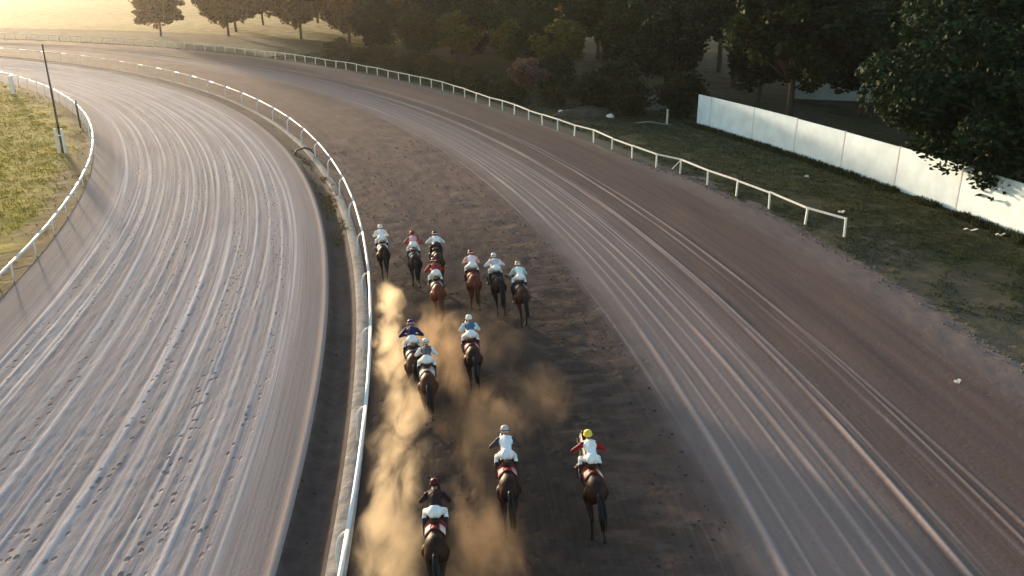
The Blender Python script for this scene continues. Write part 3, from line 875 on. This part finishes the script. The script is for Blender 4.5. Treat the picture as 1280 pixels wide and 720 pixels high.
tag(clods('soil_clods', p1, .042, M['clod'], 1), 'crumbled pale soil clods along the outer track edge', 'soil', kind='stuff')
p2 = scatter(260, 141.40, 142.1, 0, 55, lambda r, s: np.where(r < 141.42, z_left(r, s), z_ditch(r, s)) + .01)
tag(clods('ditch_clods', p2, .03, M['mound'], 2), 'dark soil clods along the lip of the ditch', 'soil', kind='stuff')
p3 = scatter(2600, 143.2, 151.5, 0, 60, lambda r, s: z_main(r, s) + .02)
tag(clods('track_clods', p3, .03, M['mound'], 3), 'small dirt clods thrown over the main track', 'soil', kind='stuff')

# ------------------------------------------------------------------ horses and riders
def organic(name, parts, voxel, smooth_it=4):
    """parts: ('c', p0, p1, r0, r1) tapered limb or ('e', centre, radii, pitch) ellipsoid, fused into one skin"""
    mb = MB()
    for p in parts:
        if p[0] == 'c':
            a, b = Vector(p[1]), Vector(p[2]); r0, r1 = p[3], p[4]
            d = (b - a).normalized()
            pts = []; rd = []
            for k in range(5):
                an = math.pi / 2 * (1 - k / 4)
                pts.append(a - d * r0 * math.sin(an)); rd.append(max(.002, r0 * math.cos(an)))
            for k in range(5):
                an = math.pi / 2 * k / 4
                pts.append(b + d * r1 * math.sin(an)); rd.append(max(.002, r1 * math.cos(an)))
            mb.tube(pts, rd, 12)
        else:
            rot = Matrix.Rotation(p[3], 3, 'X') if len(p) > 3 else None
            mb.ball(p[1], p[2], 16, 10, rot)
    tmp = bpy.data.objects.new('tmp', mb.mesh('tmp'))
    col.objects.link(tmp)
    md = tmp.modifiers.new('r', 'REMESH'); md.mode = 'VOXEL'; md.voxel_size = voxel
    sm = tmp.modifiers.new('s', 'SMOOTH'); sm.iterations = smooth_it; sm.factor = .5
    dg = bpy.context.evaluated_depsgraph_get()
    me = bpy.data.meshes.new_from_object(tmp.evaluated_get(dg))
    me.name = name
    old = tmp.data
    bpy.data.objects.remove(tmp); bpy.data.meshes.remove(old)
    me.polygons.foreach_set('use_smooth', [True] * len(me.polygons))
    me.materials.clear()
    return me

def seg_dist(P, a, b, r0, r1):
    a = np.array(a); b = np.array(b); d = b - a
    t = np.clip(((P - a) @ d) / max(1e-9, d @ d), 0, 1)
    return np.linalg.norm(P - (a + t[:, None] * d), axis=1) - (r0 + (r1 - r0) * t)

# (hip/shoulder, joint, joint, fetlock, toe) for left and right, y forward
POSES = {
 'push': dict(hind=[[(-.66, 1.22), (-.50, .98), (-.94, .64), (-1.06, .25), (-1.10, .07)], [(-.62, 1.22), (-.40, .98), (-.80, .58), (-.86, .22), (-.80, .07)]],
              fore=[[(.55, 1.20), (.52, .98), (.98, .84), (.92, .50), (.78, .42)], [(.58, 1.20), (.56, .98), (1.02, .86), (1.34, .62), (1.44, .52)]], neck=0.0),
 'land': dict(hind=[[(-.62, 1.22), (-.36, .98), (-.70, .56), (-.46, .20), (-.36, .07)], [(-.66, 1.22), (-.52, .98), (-1.02, .74), (-1.36, .46), (-1.50, .40)]],
              fore=[[(.56, 1.20), (.56, .98), (.86, .66), (.62, .42), (.44, .46)], [(.56, 1.20), (.50, .98), (.74, .60), (.86, .22), (.92, .07)]], neck=-.06),
 'reach': dict(hind=[[(-.66, 1.22), (-.46, .98), (-.88, .60), (-.96, .22), (-.98, .07)], [(-.66, 1.22), (-.52, .98), (-1.00, .68), (-1.30, .36), (-1.44, .26)]],
               fore=[[(.58, 1.20), (.56, .98), (1.04, .90), (1.36, .70), (1.48, .62)], [(.56, 1.20), (.54, .98), (.96, .78), (.82, .46), (.66, .44)]], neck=.05),
}
def horse_parts(pose):
    nk = pose['neck']
    P = [('e', (0, -.66, 1.36), (.265, .36, .30), .12), ('e', (.10, -.80, 1.26), (.16, .22, .27)), ('e', (-.10, -.80, 1.26), (.16, .22, .27)),
         ('e', (0, -.30, 1.33), (.255, .45, .285)), ('e', (0, .10, 1.27), (.29, .52, .335)), ('e', (0, .46, 1.28), (.255, .34, .36)),
         ('e', (0, .40, 1.52), (.10, .30, .12), -.12), ('e', (0, -.48, 1.55), (.14, .30, .11), .1),
         ('e', (0, .66, 1.22), (.20, .18, .24)),
         ('c', (0, .62, 1.34), (0, 1.00, 1.52 + nk), .205, .15), ('c', (0, 1.00, 1.52 + nk), (0, 1.28, 1.66 + nk), .15, .115),
         ('c', (0, .50, 1.50), (0, 1.22, 1.74 + nk), .10, .085),
         ('e', (0, 1.36, 1.66 + nk), (.095, .16, .13), -.5), ('c', (0, 1.42, 1.62 + nk), (0, 1.72, 1.44 + nk), .092, .062), ('e', (0, 1.75, 1.42 + nk), (.066, .08, .062), -.6),
         ('c', (.055, 1.28, 1.77 + nk), (.075, 1.27, 1.90 + nk), .030, .010), ('c', (-.055, 1.28, 1.77 + nk), (-.075, 1.27, 1.90 + nk), .030, .010)]
    legs = []
    for sx, L in zip((-1, 1), pose['hind']):
        xs = [.15, .175, .13, .12, .12]
        q = [(sx * x_, y, z) for x_, (y, z) in zip(xs, L)]
        P += [('c', q[0], q[1], .20, .145), ('c', q[1], q[2], .125, .062)]
        legs += [('c', q[2], q[3], .052, .036), ('c', q[3], q[4], .040, .045), ('e', (q[2][0], q[2][1] - .02, q[2][2]), (.055, .075, .06)), ('e', q[3], (.045, .05, .045))]
        legs += [('c', q[4], (q[4][0], q[4][1] + .03, q[4][2] - .02), .056, .060)]
    for sx, L in zip((-1, 1), pose['fore']):
        xs = [.17, .165, .13, .12, .12]
        q = [(sx * x_, y, z) for x_, (y, z) in zip(xs, L)]
        P += [('c', q[0], q[1], .15, .115), ('c', q[1], q[2], .095, .058)]
        legs += [('c', q[2], q[3], .045, .034), ('c', q[3], q[4], .037, .042), ('e', q[2], (.054, .058, .062)), ('e', q[3], (.042, .046, .044))]
        legs += [('c', q[4], (q[4][0], q[4][1] + .03, q[4][2] - .02), .054, .058)]
    return P, legs

def horse_mesh(key):
    P, legs = horse_parts(POSES[key])
    me = organic('horse_body', P + legs, .022, 5)
    n = len(me.polygons)
    c = np.empty(n * 3); me.polygons.foreach_get('center', c); c = c.reshape(-1, 3)
    d = np.full(n, 9.0)
    for p in legs:
        if p[0] == 'c': d = np.minimum(d, seg_dist(c, p[1], p[2], p[3], p[4]))
    idx = (d < .022).astype(np.int32)
    muzzle = c[:, 1] > 1.70
    idx[muzzle] = 1
    me.polygons.foreach_set('material_index', idx)
    return me

def drape(me_body, y0, y1, a0, a1, off, name, ny=10, na=16, axis_z=1.30, thick=.012):
    """a cloth sheet lying on the horse's back, wrapped around its barrel"""
    v = [Vector(q.co) for q in me_body.vertices]
    bv = BVHTree.FromPolygons(v, [tuple(p.vertices) for p in me_body.polygons])
    mb = MB()
    for L in (0, 1):
        for i in range(ny + 1):
            y = y0 + (y1 - y0) * i / ny
            for j in range(na + 1):
                a = a0 + (a1 - a0) * j / na
                d = Vector((math.sin(a), 0, math.cos(a)))
                o_ = Vector((0, y, axis_z)) + d * 1.2
                hit = bv.ray_cast(o_, -d)
                p = hit[0] if hit[0] is not None else Vector((0, y, axis_z)) + d * .3
                mb.v.append(p + d * (off + thick * L))
    W = na + 1; N = (ny + 1) * W
    for i in range(ny):
        for j in range(na):
            q = i * W + j
            mb.f.append([q, q + 1, q + W + 1, q + W])
            q += N
            mb.f.append([q, q + W, q + W + 1, q + 1])
    rim = [i for i in range(W)] + [W * (i + 1) - 1 for i in range(1, ny + 1)] + [ny * W + j for j in reversed(range(na))] + [i * W for i in reversed(range(1, ny))]
    for a, b in zip(rim, rim[1:] + rim[:1]):
        mb.f.append([a, a + N, b + N, b])
    me = mb.mesh(name)
    me.polygons.foreach_set('use_smooth', [True] * len(me.polygons))
    return me

def tail_mesh(seed):
    rr = random.Random(seed); mb = MB()
    for i in range(26):
        a = rr.uniform(-1, 1); b = rr.uniform(-1, 1)
        sw = rr.uniform(.6, 1.1)
        mb.tube([(a * .02, -.98, 1.46 + b * .02), (a * .05, -1.14, 1.43 + b * .035), (a * .085 + .02, -1.28 * 1, 1.26 + b * .06), (a * .10 + .03, -1.36 - .08 * sw, 1.02 + b * .09), (a * .07 + .05, -1.42 - .16 * sw, .78 - .1 * sw)],
                [.022, .026, .022, .016, .004], 5)
    me = mb.mesh('tail'); me.polygons.foreach_set('use_smooth', [True] * len(me.polygons))
    return me
def mane_mesh(nk, seed):
    rr = random.Random(seed); mb = MB()
    for i in range(34):
        f = i / 33
        y = .55 + f * .72; z = 1.60 + f * .22 + nk * f
        s_ = -1
        mb.tube([(0, y, z), (s_ * .05, y - .06, z + .02), (s_ * .12, y - .13, z - .06 - .06 * rr.random()), (s_ * .15, y - .18, z - .16 - .08 * rr.random())], [.018, .020, .014, .003], 5)
    mb.tube([(0, 1.27, 1.80 + nk), (0, 1.40, 1.80 + nk), (.01, 1.50, 1.70 + nk)], [.03, .03, .006], 6)
    me = mb.mesh('mane'); me.polygons.foreach_set('use_smooth', [True] * len(me.polygons))
    return me
def bridle_mesh(nk):
    mb = MB()
    def ring(c, rx, rz, tilt, rad=.012):
        pts = []
        for k in range(15):
            a = 2 * math.pi * k / 14
            p = Matrix.Rotation(tilt, 3, 'X') @ Vector((rx * math.cos(a), 0, rz * math.sin(a)))
            pts.append(Vector(c) + p)
        mb.tube(pts, rad, 5)
    ring((0, 1.62, 1.50 + nk), .088, .09, -.55)
    ring((0, 1.36, 1.66 + nk), .112, .155, -.1)
    for sx in (-1, 1):
        mb.tube([(sx * .085, 1.62, 1.48 + nk), (sx * .108, 1.38, 1.66 + nk)], .012, 5)
        mb.tube([(sx * .085, 1.63, 1.46 + nk), (sx * .17, 1.15, 1.60 + nk), (sx * .13, .84, 1.76)], .010, 5)
    return mb.mesh('bridle')
def saddle_mesh():
    mb = MB()
    mb.ball((0, .12, 1.635), (.15, .24, .045), 14, 8)
    mb.ball((0, -.08, 1.665), (.13, .07, .05), 12, 7)
    mb.ball((0, .33, 1.68), (.06, .05, .05), 10, 6)
    for sx in (-1, 1):
        mb.ball((sx * .22, .22, 1.50), (.035, .16, .17), 10, 7, Matrix.Rotation(sx * -.35, 3, 'Y'))
    me = mb.mesh('saddle'); me.polygons.foreach_set('use_smooth', [True] * len(me.polygons))
    return me
def stirrup_mesh():
    mb = MB()
    mb.tube([(0, .12, 1.56), (.01, .04, 1.42), (.02, .0, 1.34)], .014, 5)
    mb.tube([(.02, .0, 1.34), (.065, .0, 1.29), (.07, .0, 1.225), (-.03, .0, 1.225), (-.025, .0, 1.29), (.02, .0, 1.34)], .009, 5)
    return mb.mesh('stirrup')

HB = {k: horse_mesh(k) for k in POSES}
CLOTH = {k: drape(HB[k], -.42, .30, -1.15, 1.15, .012, 'saddle_cloth') for k in POSES}
PATCH_L = {k: drape(HB[k], -.40, -.14, -.92, -.30, .027, 'number_patch', 5, 6) for k in POSES}
PATCH_R = {k: drape(HB[k], -.40, -.14, .30, .92, .027, 'number_patch', 5, 6) for k in POSES}
GIRTH = {k: drape(HB[k], .22, .32, -3.1, 3.1, .018, 'girth', 2, 30, axis_z=1.28) for k in POSES}
TAILS = [tail_mesh(i) for i in range(3)]
MANE = {k: mane_mesh(POSES[k]['neck'], 3) for k in POSES}
BRID = {k: bridle_mesh(POSES[k]['neck']) for k in POSES}
SADD = saddle_mesh(); STIR = stirrup_mesh()

def jockey_parts(lift=0.0, lean=0.0):
    """(zone, primitive): 0 back and chest, 1 sleeves, 2 breeches, 3 boots, 4 skin"""
    z = lift
    A = [(2, ('e', (0, -.07, 1.925 + z), (.165, .16, .145), .4)), (2, ('e', (.075, -.13, 1.915 + z), (.095, .115, .12))), (2, ('e', (-.075, -.13, 1.915 + z), (.095, .115, .12))),
         (0, ('c', (0, .03, 1.96 + z), (0, .26, 2.045 + z), .135, .148)), (0, ('e', (0, .31, 2.06 + z), (.185, .17, .13), .40)), (0, ('e', (.0, .41, 2.10 + z), (.20, .09, .085), .3)),
         (4, ('c', (0, .46, 2.115 + z), (0, .56, 2.17 + z), .062, .056)), (4, ('e', (0, .625, 2.215 + z), (.078, .098, .115), -.3)), (4, ('e', (0, .715, 2.18 + z), (.016, .028, .022))), (4, ('e', (0, .685, 2.13 + z), (.045, .045, .035))),
         (4, ('e', (.078, .605, 2.205 + z), (.014, .025, .034))), (4, ('e', (-.078, .605, 2.205 + z), (.014, .025, .034)))]
    for sx in (-1, 1):
        A += [(2, ('c', (sx * .10, -.04, 1.89 + z), (sx * .235, .30, 1.665), .108, .074)),
              (2, ('c', (sx * .235, .30, 1.665), (sx * .26, .18, 1.54), .070, .062)),
              (3, ('c', (sx * .26, .16, 1.53), (sx * .255, -.06, 1.30), .064, .044)), (3, ('c', (sx * .255, -.06, 1.285), (sx * .262, .12, 1.265), .042, .036)), (3, ('e', (sx * .255, -.085, 1.275), (.04, .045, .045))),
              (1, ('e', (sx * .195, .38, 2.06 + z), (.085, .085, .085))),
              (1, ('c', (sx * .205, .39, 2.05 + z), (sx * (.34 + lean), .46, 1.84 + z * .6), .070, .056)), (1, ('c', (sx * (.34 + lean), .46, 1.84 + z * .6), (sx * .155, .71, 1.80), .054, .038)),
              (4, ('c', (sx * .15, .71, 1.80), (sx * .125, .78, 1.785), .030, .034)), (4, ('c', (sx * .095, .775, 1.81), (sx * .085, .81, 1.825), .011, .010))]
        for k in range(4):
            yy = .80 + .006 * k; zz = 1.805 - .020 * k
            A += [(4, ('c', (sx * .135, yy - .01, zz), (sx * .122, yy + .035, zz), .0105, .0100)), (4, ('c', (sx * .122, yy + .035, zz), (sx * .095, yy + .028 - .003 * k, zz), .0100, .0090))]
    return A

def jockey_mesh(lift, lean):
    A = jockey_parts(lift, lean)
    me = organic('rider_body', [a[1] for a in A], .0125, 3)
    n = len(me.polygons)
    c = np.empty(n * 3); me.polygons.foreach_get('center', c); c = c.reshape(-1, 3)
    best = np.full(n, 9.0); zone = np.zeros(n, np.int32)
    for zn, p in A:
        if p[0] == 'c': d = seg_dist(c, p[1], p[2], p[3], p[4])
        else:
            rad = np.array(p[2]); q = (c - np.array(p[1]))
            if len(p) > 3:
                q = q @ np.array(Matrix.Rotation(p[3], 3, 'X'))
            d = (np.linalg.norm(q / rad, axis=1) - 1) * rad.min()
        k = d < best
        best[k] = d[k]; zone[k] = zn
    me.polygons.foreach_set('material_index', zone)
    return me
JB = [jockey_mesh(0, 0), jockey_mesh(.05, .05), jockey_mesh(-.02, .08)]
JL = [0, .05, -.02]
def helmet_mesh(z):
    mb = MB(); rot = Matrix.Rotation(-.35, 3, 'X'); n = 18; c = Vector((0, .61, 2.235 + z))
    prof = [(0, .135), (.05, .129), (.09, .108), (.113, .074), (.122, .03), (.122, -.03), (.112, -.045)]
    b0 = 0
    for rr_, zz in prof:
        for k in range(n):
            a = 2 * math.pi * k / n
            mb.v.append(c + rot @ Vector((max(.001, rr_) * math.cos(a) * .93, max(.001, rr_) * math.sin(a) * 1.12, zz)))
    for i in range(len(prof) - 1):
        for k in range(n):
            k2 = (k + 1) % n
            mb.f.append([i * n + k, (i + 1) * n + k, (i + 1) * n + k2, i * n + k2])
    b = len(mb.v)
    for k in range(9):
        a = R(30 + 15 * k)
        mb.v.append(c + rot @ Vector((.118 * math.cos(a), .134 * math.sin(a), -.02)))
        mb.v.append(c + rot @ Vector((.125 * math.cos(a), .195 * math.sin(a), -.045)))
    for k in range(8): mb.f.append([b + 2 * k, b + 2 * k + 1, b + 2 * k + 3, b + 2 * k + 2])
    me = mb.mesh('helmet'); me.polygons.foreach_set('use_smooth', [True] * len(me.polygons))
    return me
def band_mesh(z, rad_off=.004):
    """elastic goggle strap round the helmet"""
    mb = MB(); rot = Matrix.Rotation(-.35, 3, 'X'); c = Vector((0, .61, 2.235 + z))
    pts = [c + rot @ Vector(((.122 + rad_off) * .93 * math.cos(2 * math.pi * k / 20), (.122 + rad_off) * 1.12 * math.sin(2 * math.pi * k / 20), 0)) for k in range(21)]
    mb.tube(pts, .013, 5)
    return mb.mesh('goggle_strap')
HELM = [helmet_mesh(z) for z in JL]; BAND = [band_mesh(z) for z in JL]
WHIP = MB().tube([(.10, .82, 1.76), (.16, .55, 1.72), (.24, .25, 1.66)], [.010, .008, .005], 5).mesh('whip')

_cm = {}
def cm(c, rough=.6, var=.10, sc=8):
    lum = .2 * c[0] + .7 * c[1] + .1 * c[2]
    if lum < .30: c = tuple(k * .5 for k in c)
    key = (c, rough)
    if key not in _cm: _cm[key] = mat_flat('cloth_%d' % len(_cm), c, rough, var, sc, spec=.15)
    return _cm[key]
_hm = {}
def coat(c):
    if c not in _hm:
        _hm[c] = mat_flat('coat_%d' % len(_hm), c, .55, .28, 3.0, spec=.2)
    return _hm[c]
BLACK = mat_flat('black_points', (.008, .007, .007), .5, .3, 6)
LEATHER = mat_flat('dark_leather', (.02, .013, .01), .5, .2, 9)
SKIN = mat_flat('skin', (.32, .17, .11), .55, .08, 8)
BOOT = mat_flat('black_boot', (.012, .011, .011), .35, .2, 8)

def own(o, mats):
    """materials on the object, so that meshes can be shared"""
    me = o.data
    while len(me.materials) < len(mats): me.materials.append(None)
    for i, m in enumerate(mats):
        o.material_slots[i].link = 'OBJECT'
        o.material_slots[i].material = m

WHT = (.80, .80, .80); RED = (.42, .03, .03); NAVY = (.02, .03, .12); DK = (.03, .025, .025); GRY = (.20, .20, .22)
BAY = (.048, .014, .007); CHEST = (.140, .030, .011); DBAY = (.026, .009, .005); BROWN = (.068, .020, .009)
# sighting of the cap, pose, coat, rider mesh, (back, sleeves, breeches, boots, helmet, strap), (cloth, patch), texts
RUN = [
 ((475, 281), 'push', DBAY, 0, ((.80, .78, .76), (.80, .78, .76), WHT, BOOT, (.78, .62, .58), WHT), ((.50, .44, .42), WHT), 'all white silks and pinkish cap', 'pale grey saddle cloth', 'leading dark bay racehorse galloping beside the white rail, pale grey saddle cloth'),
 ((515, 289), 'land', DBAY, 1, ((.66, .34, .37), (.55, .10, .13), WHT, BOOT, (.40, .05, .06), RED), ((.30, .26, .26), (.4, .36, .36)), 'pink silks and dark red cap', 'grey saddle cloth', 'dark bay racehorse with grey saddle cloth running second from the rail'),
 ((543, 289), 'reach', BAY, 2, (WHT, (.70, .71, .74), (.06, .06, .08), BOOT, (.05, .05, .05), WHT), ((.04, .04, .05), (.06, .06, .06)), 'white silks, dark breeches and black cap', 'black saddle cloth', 'bay racehorse with black saddle cloth just ahead of the red silks rider'),
 ((542, 322), 'push', CHEST, 1, ((.48, .05, .05), (.48, .04, .04), WHT, BOOT, (.50, .03, .03), WHT), ((.40, .22, .20), (.55, .45, .42)), 'red silks, red cap and white breeches', 'dull red saddle cloth', 'bright chestnut racehorse under the rider dressed in red silks'),
 ((588, 313), 'land', CHEST, 0, ((.76, .66, .66), (.66, .40, .40), (.82, .80, .80), BOOT, (.50, .04, .04), WHT), ((.36, .06, .04), (.45, .18, .14)), 'pale silks with pink sleeves and red cap', 'red brown saddle cloth', 'chestnut racehorse with red brown saddle cloth, rider in pale silks with red cap'),
 ((617, 316), 'reach', DBAY, 2, ((.50, .48, .56), (.70, .70, .74), WHT, BOOT, (.72, .70, .66), DK), ((.07, .05, .08), (.10, .08, .10)), 'grey silks and white cap with dark strap', 'dark purple saddle cloth', 'dark racehorse with dark purple saddle cloth in the leading bunch'),
 ((647, 327), 'push', BAY, 0, ((.66, .80, .80), (.40, .52, .54), WHT, BOOT, (.55, .36, .30), WHT), ((.06, .05, .05), (.50, .42, .40)), 'pale aqua silks and tan cap', 'dark saddle cloth with pale patches', 'dark bay racehorse on the outside of the leading bunch, farthest from the rail'),
 ((513, 400), 'land', BROWN, 1, ((.03, .035, .16), (.03, .04, .18), WHT, BOOT, (.10, .06, .22), (.70, .55, .60)), ((.34, .26, .24), (.5, .44, .42)), 'navy silks with white breeches', 'pale brown saddle cloth', 'brown racehorse under the navy silks rider, partly behind the grey vest rider'),
 ((532, 424), 'push', BROWN, 0, ((.20, .19, .22), WHT, WHT, BOOT, (.76, .74, .72), DK), ((.46, .30, .26), (.70, .60, .56)), 'grey vest with white sleeves and breeches', 'pinkish saddle cloth', 'brown racehorse with pinkish saddle cloth under the grey vest rider'),
 ((586, 394), 'reach', DBAY, 0, ((.10, .24, .42), (.50, .66, .76), WHT, BOOT, (.80, .76, .70), WHT), ((.42, .03, .04), (.60, .30, .28)), 'blue silks with pale blue sleeves and cream cap', 'red saddle cloth', 'dark racehorse with red saddle cloth under the rider in blue silks'),
 ((631, 533), 'push', DBAY, 1, ((.78, .80, .84), (.10, .10, .12), (.78, .80, .84), BOOT, (.50, .47, .46), DK), ((.42, .045, .035), (.55, .30, .28)), 'white silks with dark sleeves and grey white cap', 'red saddle cloth with pale edge', 'dark bay racehorse with red saddle cloth between the yellow capped rider and the dust'),
 ((735, 538), 'reach', DBAY, 2, ((.80, .82, .82), (.46, .02, .035), (.80, .82, .82), BOOT, (.78, .62, .06), (.78, .62, .06)), ((.36, .04, .03), (.70, .50, .42)), 'white back, red sleeves and yellow cap', 'red saddle cloth with pale patches', 'dark bay racehorse under the yellow capped rider, alone at the outside'),
 ((543, 600), 'land', DBAY, 0, ((.05, .025, .025), (.035, .02, .025), WHT, BOOT, (.14, .025, .02), DK), ((.40, .05, .045), (.72, .55, .50)), 'black silks, dark red cap and white breeches', 'red saddle cloth with white patches', 'last dark bay racehorse galloping in the dust by the rail, red saddle cloth'),
]
def ground_at(px, py, z=0.0):
    f, ph = 1060.0, R(20.674)
    d = Vector((px - 640, f * math.cos(ph) - (py - 360) * math.sin(ph) * 1.0, -f * math.sin(ph) - (py - 360) * math.cos(ph)))
    t_ = (z - 12.0) / d.z
    return Vector((d.x * t_, d.y * t_, z))
HS = .86
for i, (px, pose, ct, jm, cl, cloth, jtxt, ctxt, hlabel) in enumerate(RUN):
    P = ground_at(*px, z=HS * (2.36 + JL[jm]))
    th = math.atan2(P.y - CY, P.x - CX)
    hd = th + R([1, -1, 0, 2, -1, 1, 0, 2, 0, 1, 0, 1, 0][i])     # heading = tangent of the bend
    f = Vector((-math.sin(hd), math.cos(hd), 0))
    base = P - f * .60 * HS
    base.z = float(z_main(np.array([math.hypot(base.x - CX, base.y - CY)]), np.array([math.atan2(base.y - CY, base.x - CX) * 150]))[0]) - .005
    h = empty('racehorse', base, hd); h.scale = (HS, HS, HS)
    tag(h, hlabel, 'horse', 'racehorses galloping round the bend')
    bd = link('body', HB[pose], h); own(bd, [coat(ct), BLACK if ct != CHEST else coat((.06, .02, .012))])
    o = link('tail', TAILS[i % 3], h); own(o, [BLACK if ct != CHEST else coat((.08, .026, .014))])
    o = link('mane', MANE[pose], h); own(o, [BLACK if ct != CHEST else coat((.08, .026, .014))])
    o = link('bridle', BRID[pose], h); own(o, [LEATHER])
    o = link('saddle_cloth', CLOTH[pose], h); own(o, [cm(cloth[0])])
    for pt in (PATCH_L, PATCH_R):
        q = link('number_patch', pt[pose], o); own(q, [cm(cloth[1])])
    sd = link('saddle', SADD, h); own(sd, [LEATHER])
    for sx in (-1, 1):
        q = link('stirrup', STIR, sd); q.location = (sx * .245, 0, 0); own(q, [LEATHER])
    o = link('girth', GIRTH[pose], h); own(o, [cm((.5, .48, .46)) if i % 2 else LEATHER])
    p = empty('person', base, hd); p.scale = (HS, HS, HS)
    p['label'] = 'jockey in %s crouching on a racehorse' % jtxt
    p['category'] = 'person'; p['group'] = 'jockeys riding in the race'
    o = link('body', JB[jm], p); own(o, [cm(cl[0]), cm(cl[1]), cm(cl[2]), cl[3], SKIN])
    o = link('helmet', HELM[jm], p); own(o, [cm(cl[4], .4)])
    q = link('goggle_strap', BAND[jm], o); own(q, [cm(cl[5])])
    if i in (3, 8, 10, 11):
        o = link('whip', WHIP, None); own(o, [LEATHER]); o.matrix_world = p.matrix_basis.copy()
        tag(o, 'thin dark whip held by the jockey in ' + jtxt.split(' and ')[0], 'whip', 'jockeys whips')

# ------------------------------------------------------------------ dust and air
def dust_mat(name, dens, colr, scale, lo, hi, aniso=.55):
    m = bpy.data.materials.new(name); m.use_nodes = True; nt = m.node_tree; nt.nodes.clear(); nb = NB(nt)
    out = nb.n('ShaderNodeOutputMaterial'); pv = nb.n('ShaderNodeVolumePrincipled')
    tc = nb.n('ShaderNodeTexCoord')
    ln = nb.n('ShaderNodeVectorMath', operation='LENGTH'); nt.links.new(tc.outputs['Object'], ln.inputs[0])
    fall = nb.ramp(ln.outputs['Value'], (0.05, 1.0, 1, 0))
    geo = nb.n('ShaderNodeNewGeometry')
    st_ = nb.n('ShaderNodeVectorMath', operation='MULTIPLY'); nt.links.new(geo.outputs['Position'], st_.inputs[0]); st_.inputs[1].default_value = (1.15, .48, 1.0)
    big = nb.noise(st_.outputs[0], scale * .55, 2, .5)
    nz = nb.n('ShaderNodeTexNoise'); nt.links.new(st_.outputs[0], nz.inputs['Vector'])
    nz.inputs['Scale'].default_value = scale * 1.5; nz.inputs['Detail'].default_value = 5; nz.inputs['Roughness'].default_value = .62; nz.inputs['Distortion'].default_value = .6
    f_ = nb.math('ADD', nb.math('MULTIPLY', nz.outputs['Fac'], 1.5), nb.math('SUBTRACT', nb.math('MULTIPLY', big, .9), .70))
    f_ = nb.math('ADD', f_, nb.math('MULTIPLY', nb.math('SUBTRACT', fall, .5), .5))
    d = nb.math('MULTIPLY', nb.math('MULTIPLY', nb.ramp(f_, (lo, hi, 0, 1)), nb.ramp(ln.outputs['Value'], (.6, 1.0, 1, 0))), dens)
    nt.links.new(d, pv.inputs['Density'])
    pv.inputs['Color'].default_value = (*colr, 1)
    pv.inputs['Anisotropy'].default_value = aniso
    nt.links.new(pv.outputs[0], out.inputs['Volume'])
    return m
D_THICK = dust_mat('thick_tan_dust', 1.05, (.97, .84, .64), 1.0, .34, 1.0)
D_THIN = dust_mat('thin_brown_dust', .34, (.95, .72, .48), .9, .30, 1.0)
D_FAINT = dust_mat('faint_brown_dust', .14, (.92, .70, .48), .9, .32, 1.0)
ico = bpy.data.meshes.new('dust')
bm = bmesh.new(); bmesh.ops.create_icosphere(bm, subdivisions=3, radius=1.0); bm.to_mesh(ico); bm.free()
def dust(px, py, z, size, mat, label, rz=0.0):
    P = ground_at(px, py, z)
    th = math.atan2(P.y - CY, P.x - CX)
    me = ico.copy()
    o = link('dust_cloud', me, None, mat)
    o.location = P; o.scale = size; o.rotation_euler = (0, 0, th + rz)
    tag(o, label, 'dust', 'dust clouds raised by the horses', 'stuff')
dust(490, 375, .45, (.8, 2.6, .65), D_THICK, 'puff of tan dust behind the leading horse')
dust(494, 432, .45, (1.0, 3.8, .72), D_THICK, 'tan dust between the rail and the navy silks rider')
dust(506, 540, .5, (1.2, 4.4, .85), D_THICK, 'bright tan dust cloud along the rail behind the grey vest rider')
dust(496, 665, .5, (1.25, 4.2, .85), D_THICK, 'bright tan dust cloud along the rail beside the last horse')
dust(550, 440, .6, (1.5, 4.2, 1.0), D_THIN, 'thin brown dust behind the red silks rider')
dust(590, 535, .6, (1.8, 4.2, 1.0), D_THIN, 'thin brown dust behind the blue silks rider')
dust(680, 500, .45, (1.8, 3.6, .8), D_FAINT, 'faint brown dust above the middle of the track')
dust(605, 690, .55, (1.6, 3.4, .95), D_THIN, 'thin brown dust between the last horse and the white silks rider')
dust(610, 420, .5, (1.8, 4.0, .8), D_FAINT, 'faint brown dust behind the leading bunch')

hz = MB().box((CX, CY, 8.0), (8600, 8600, 19)).build('haze', None)
m = bpy.data.materials.new('evening_haze'); m.use_nodes = True; nt = m.node_tree; nt.nodes.clear()
pv = nt.nodes.new('ShaderNodeVolumePrincipled'); out = nt.nodes.new('ShaderNodeOutputMaterial')
pv.inputs['Color'].default_value = (.95, .92, .88, 1); pv.inputs['Density'].default_value = .00011; pv.inputs['Anisotropy'].default_value = .72
nt.links.new(pv.outputs[0], out.inputs['Volume'])
hz.data.materials.clear(); hz.data.materials.append(m)
tag(hz, 'warm evening haze over the whole course', 'haze', kind='stuff')
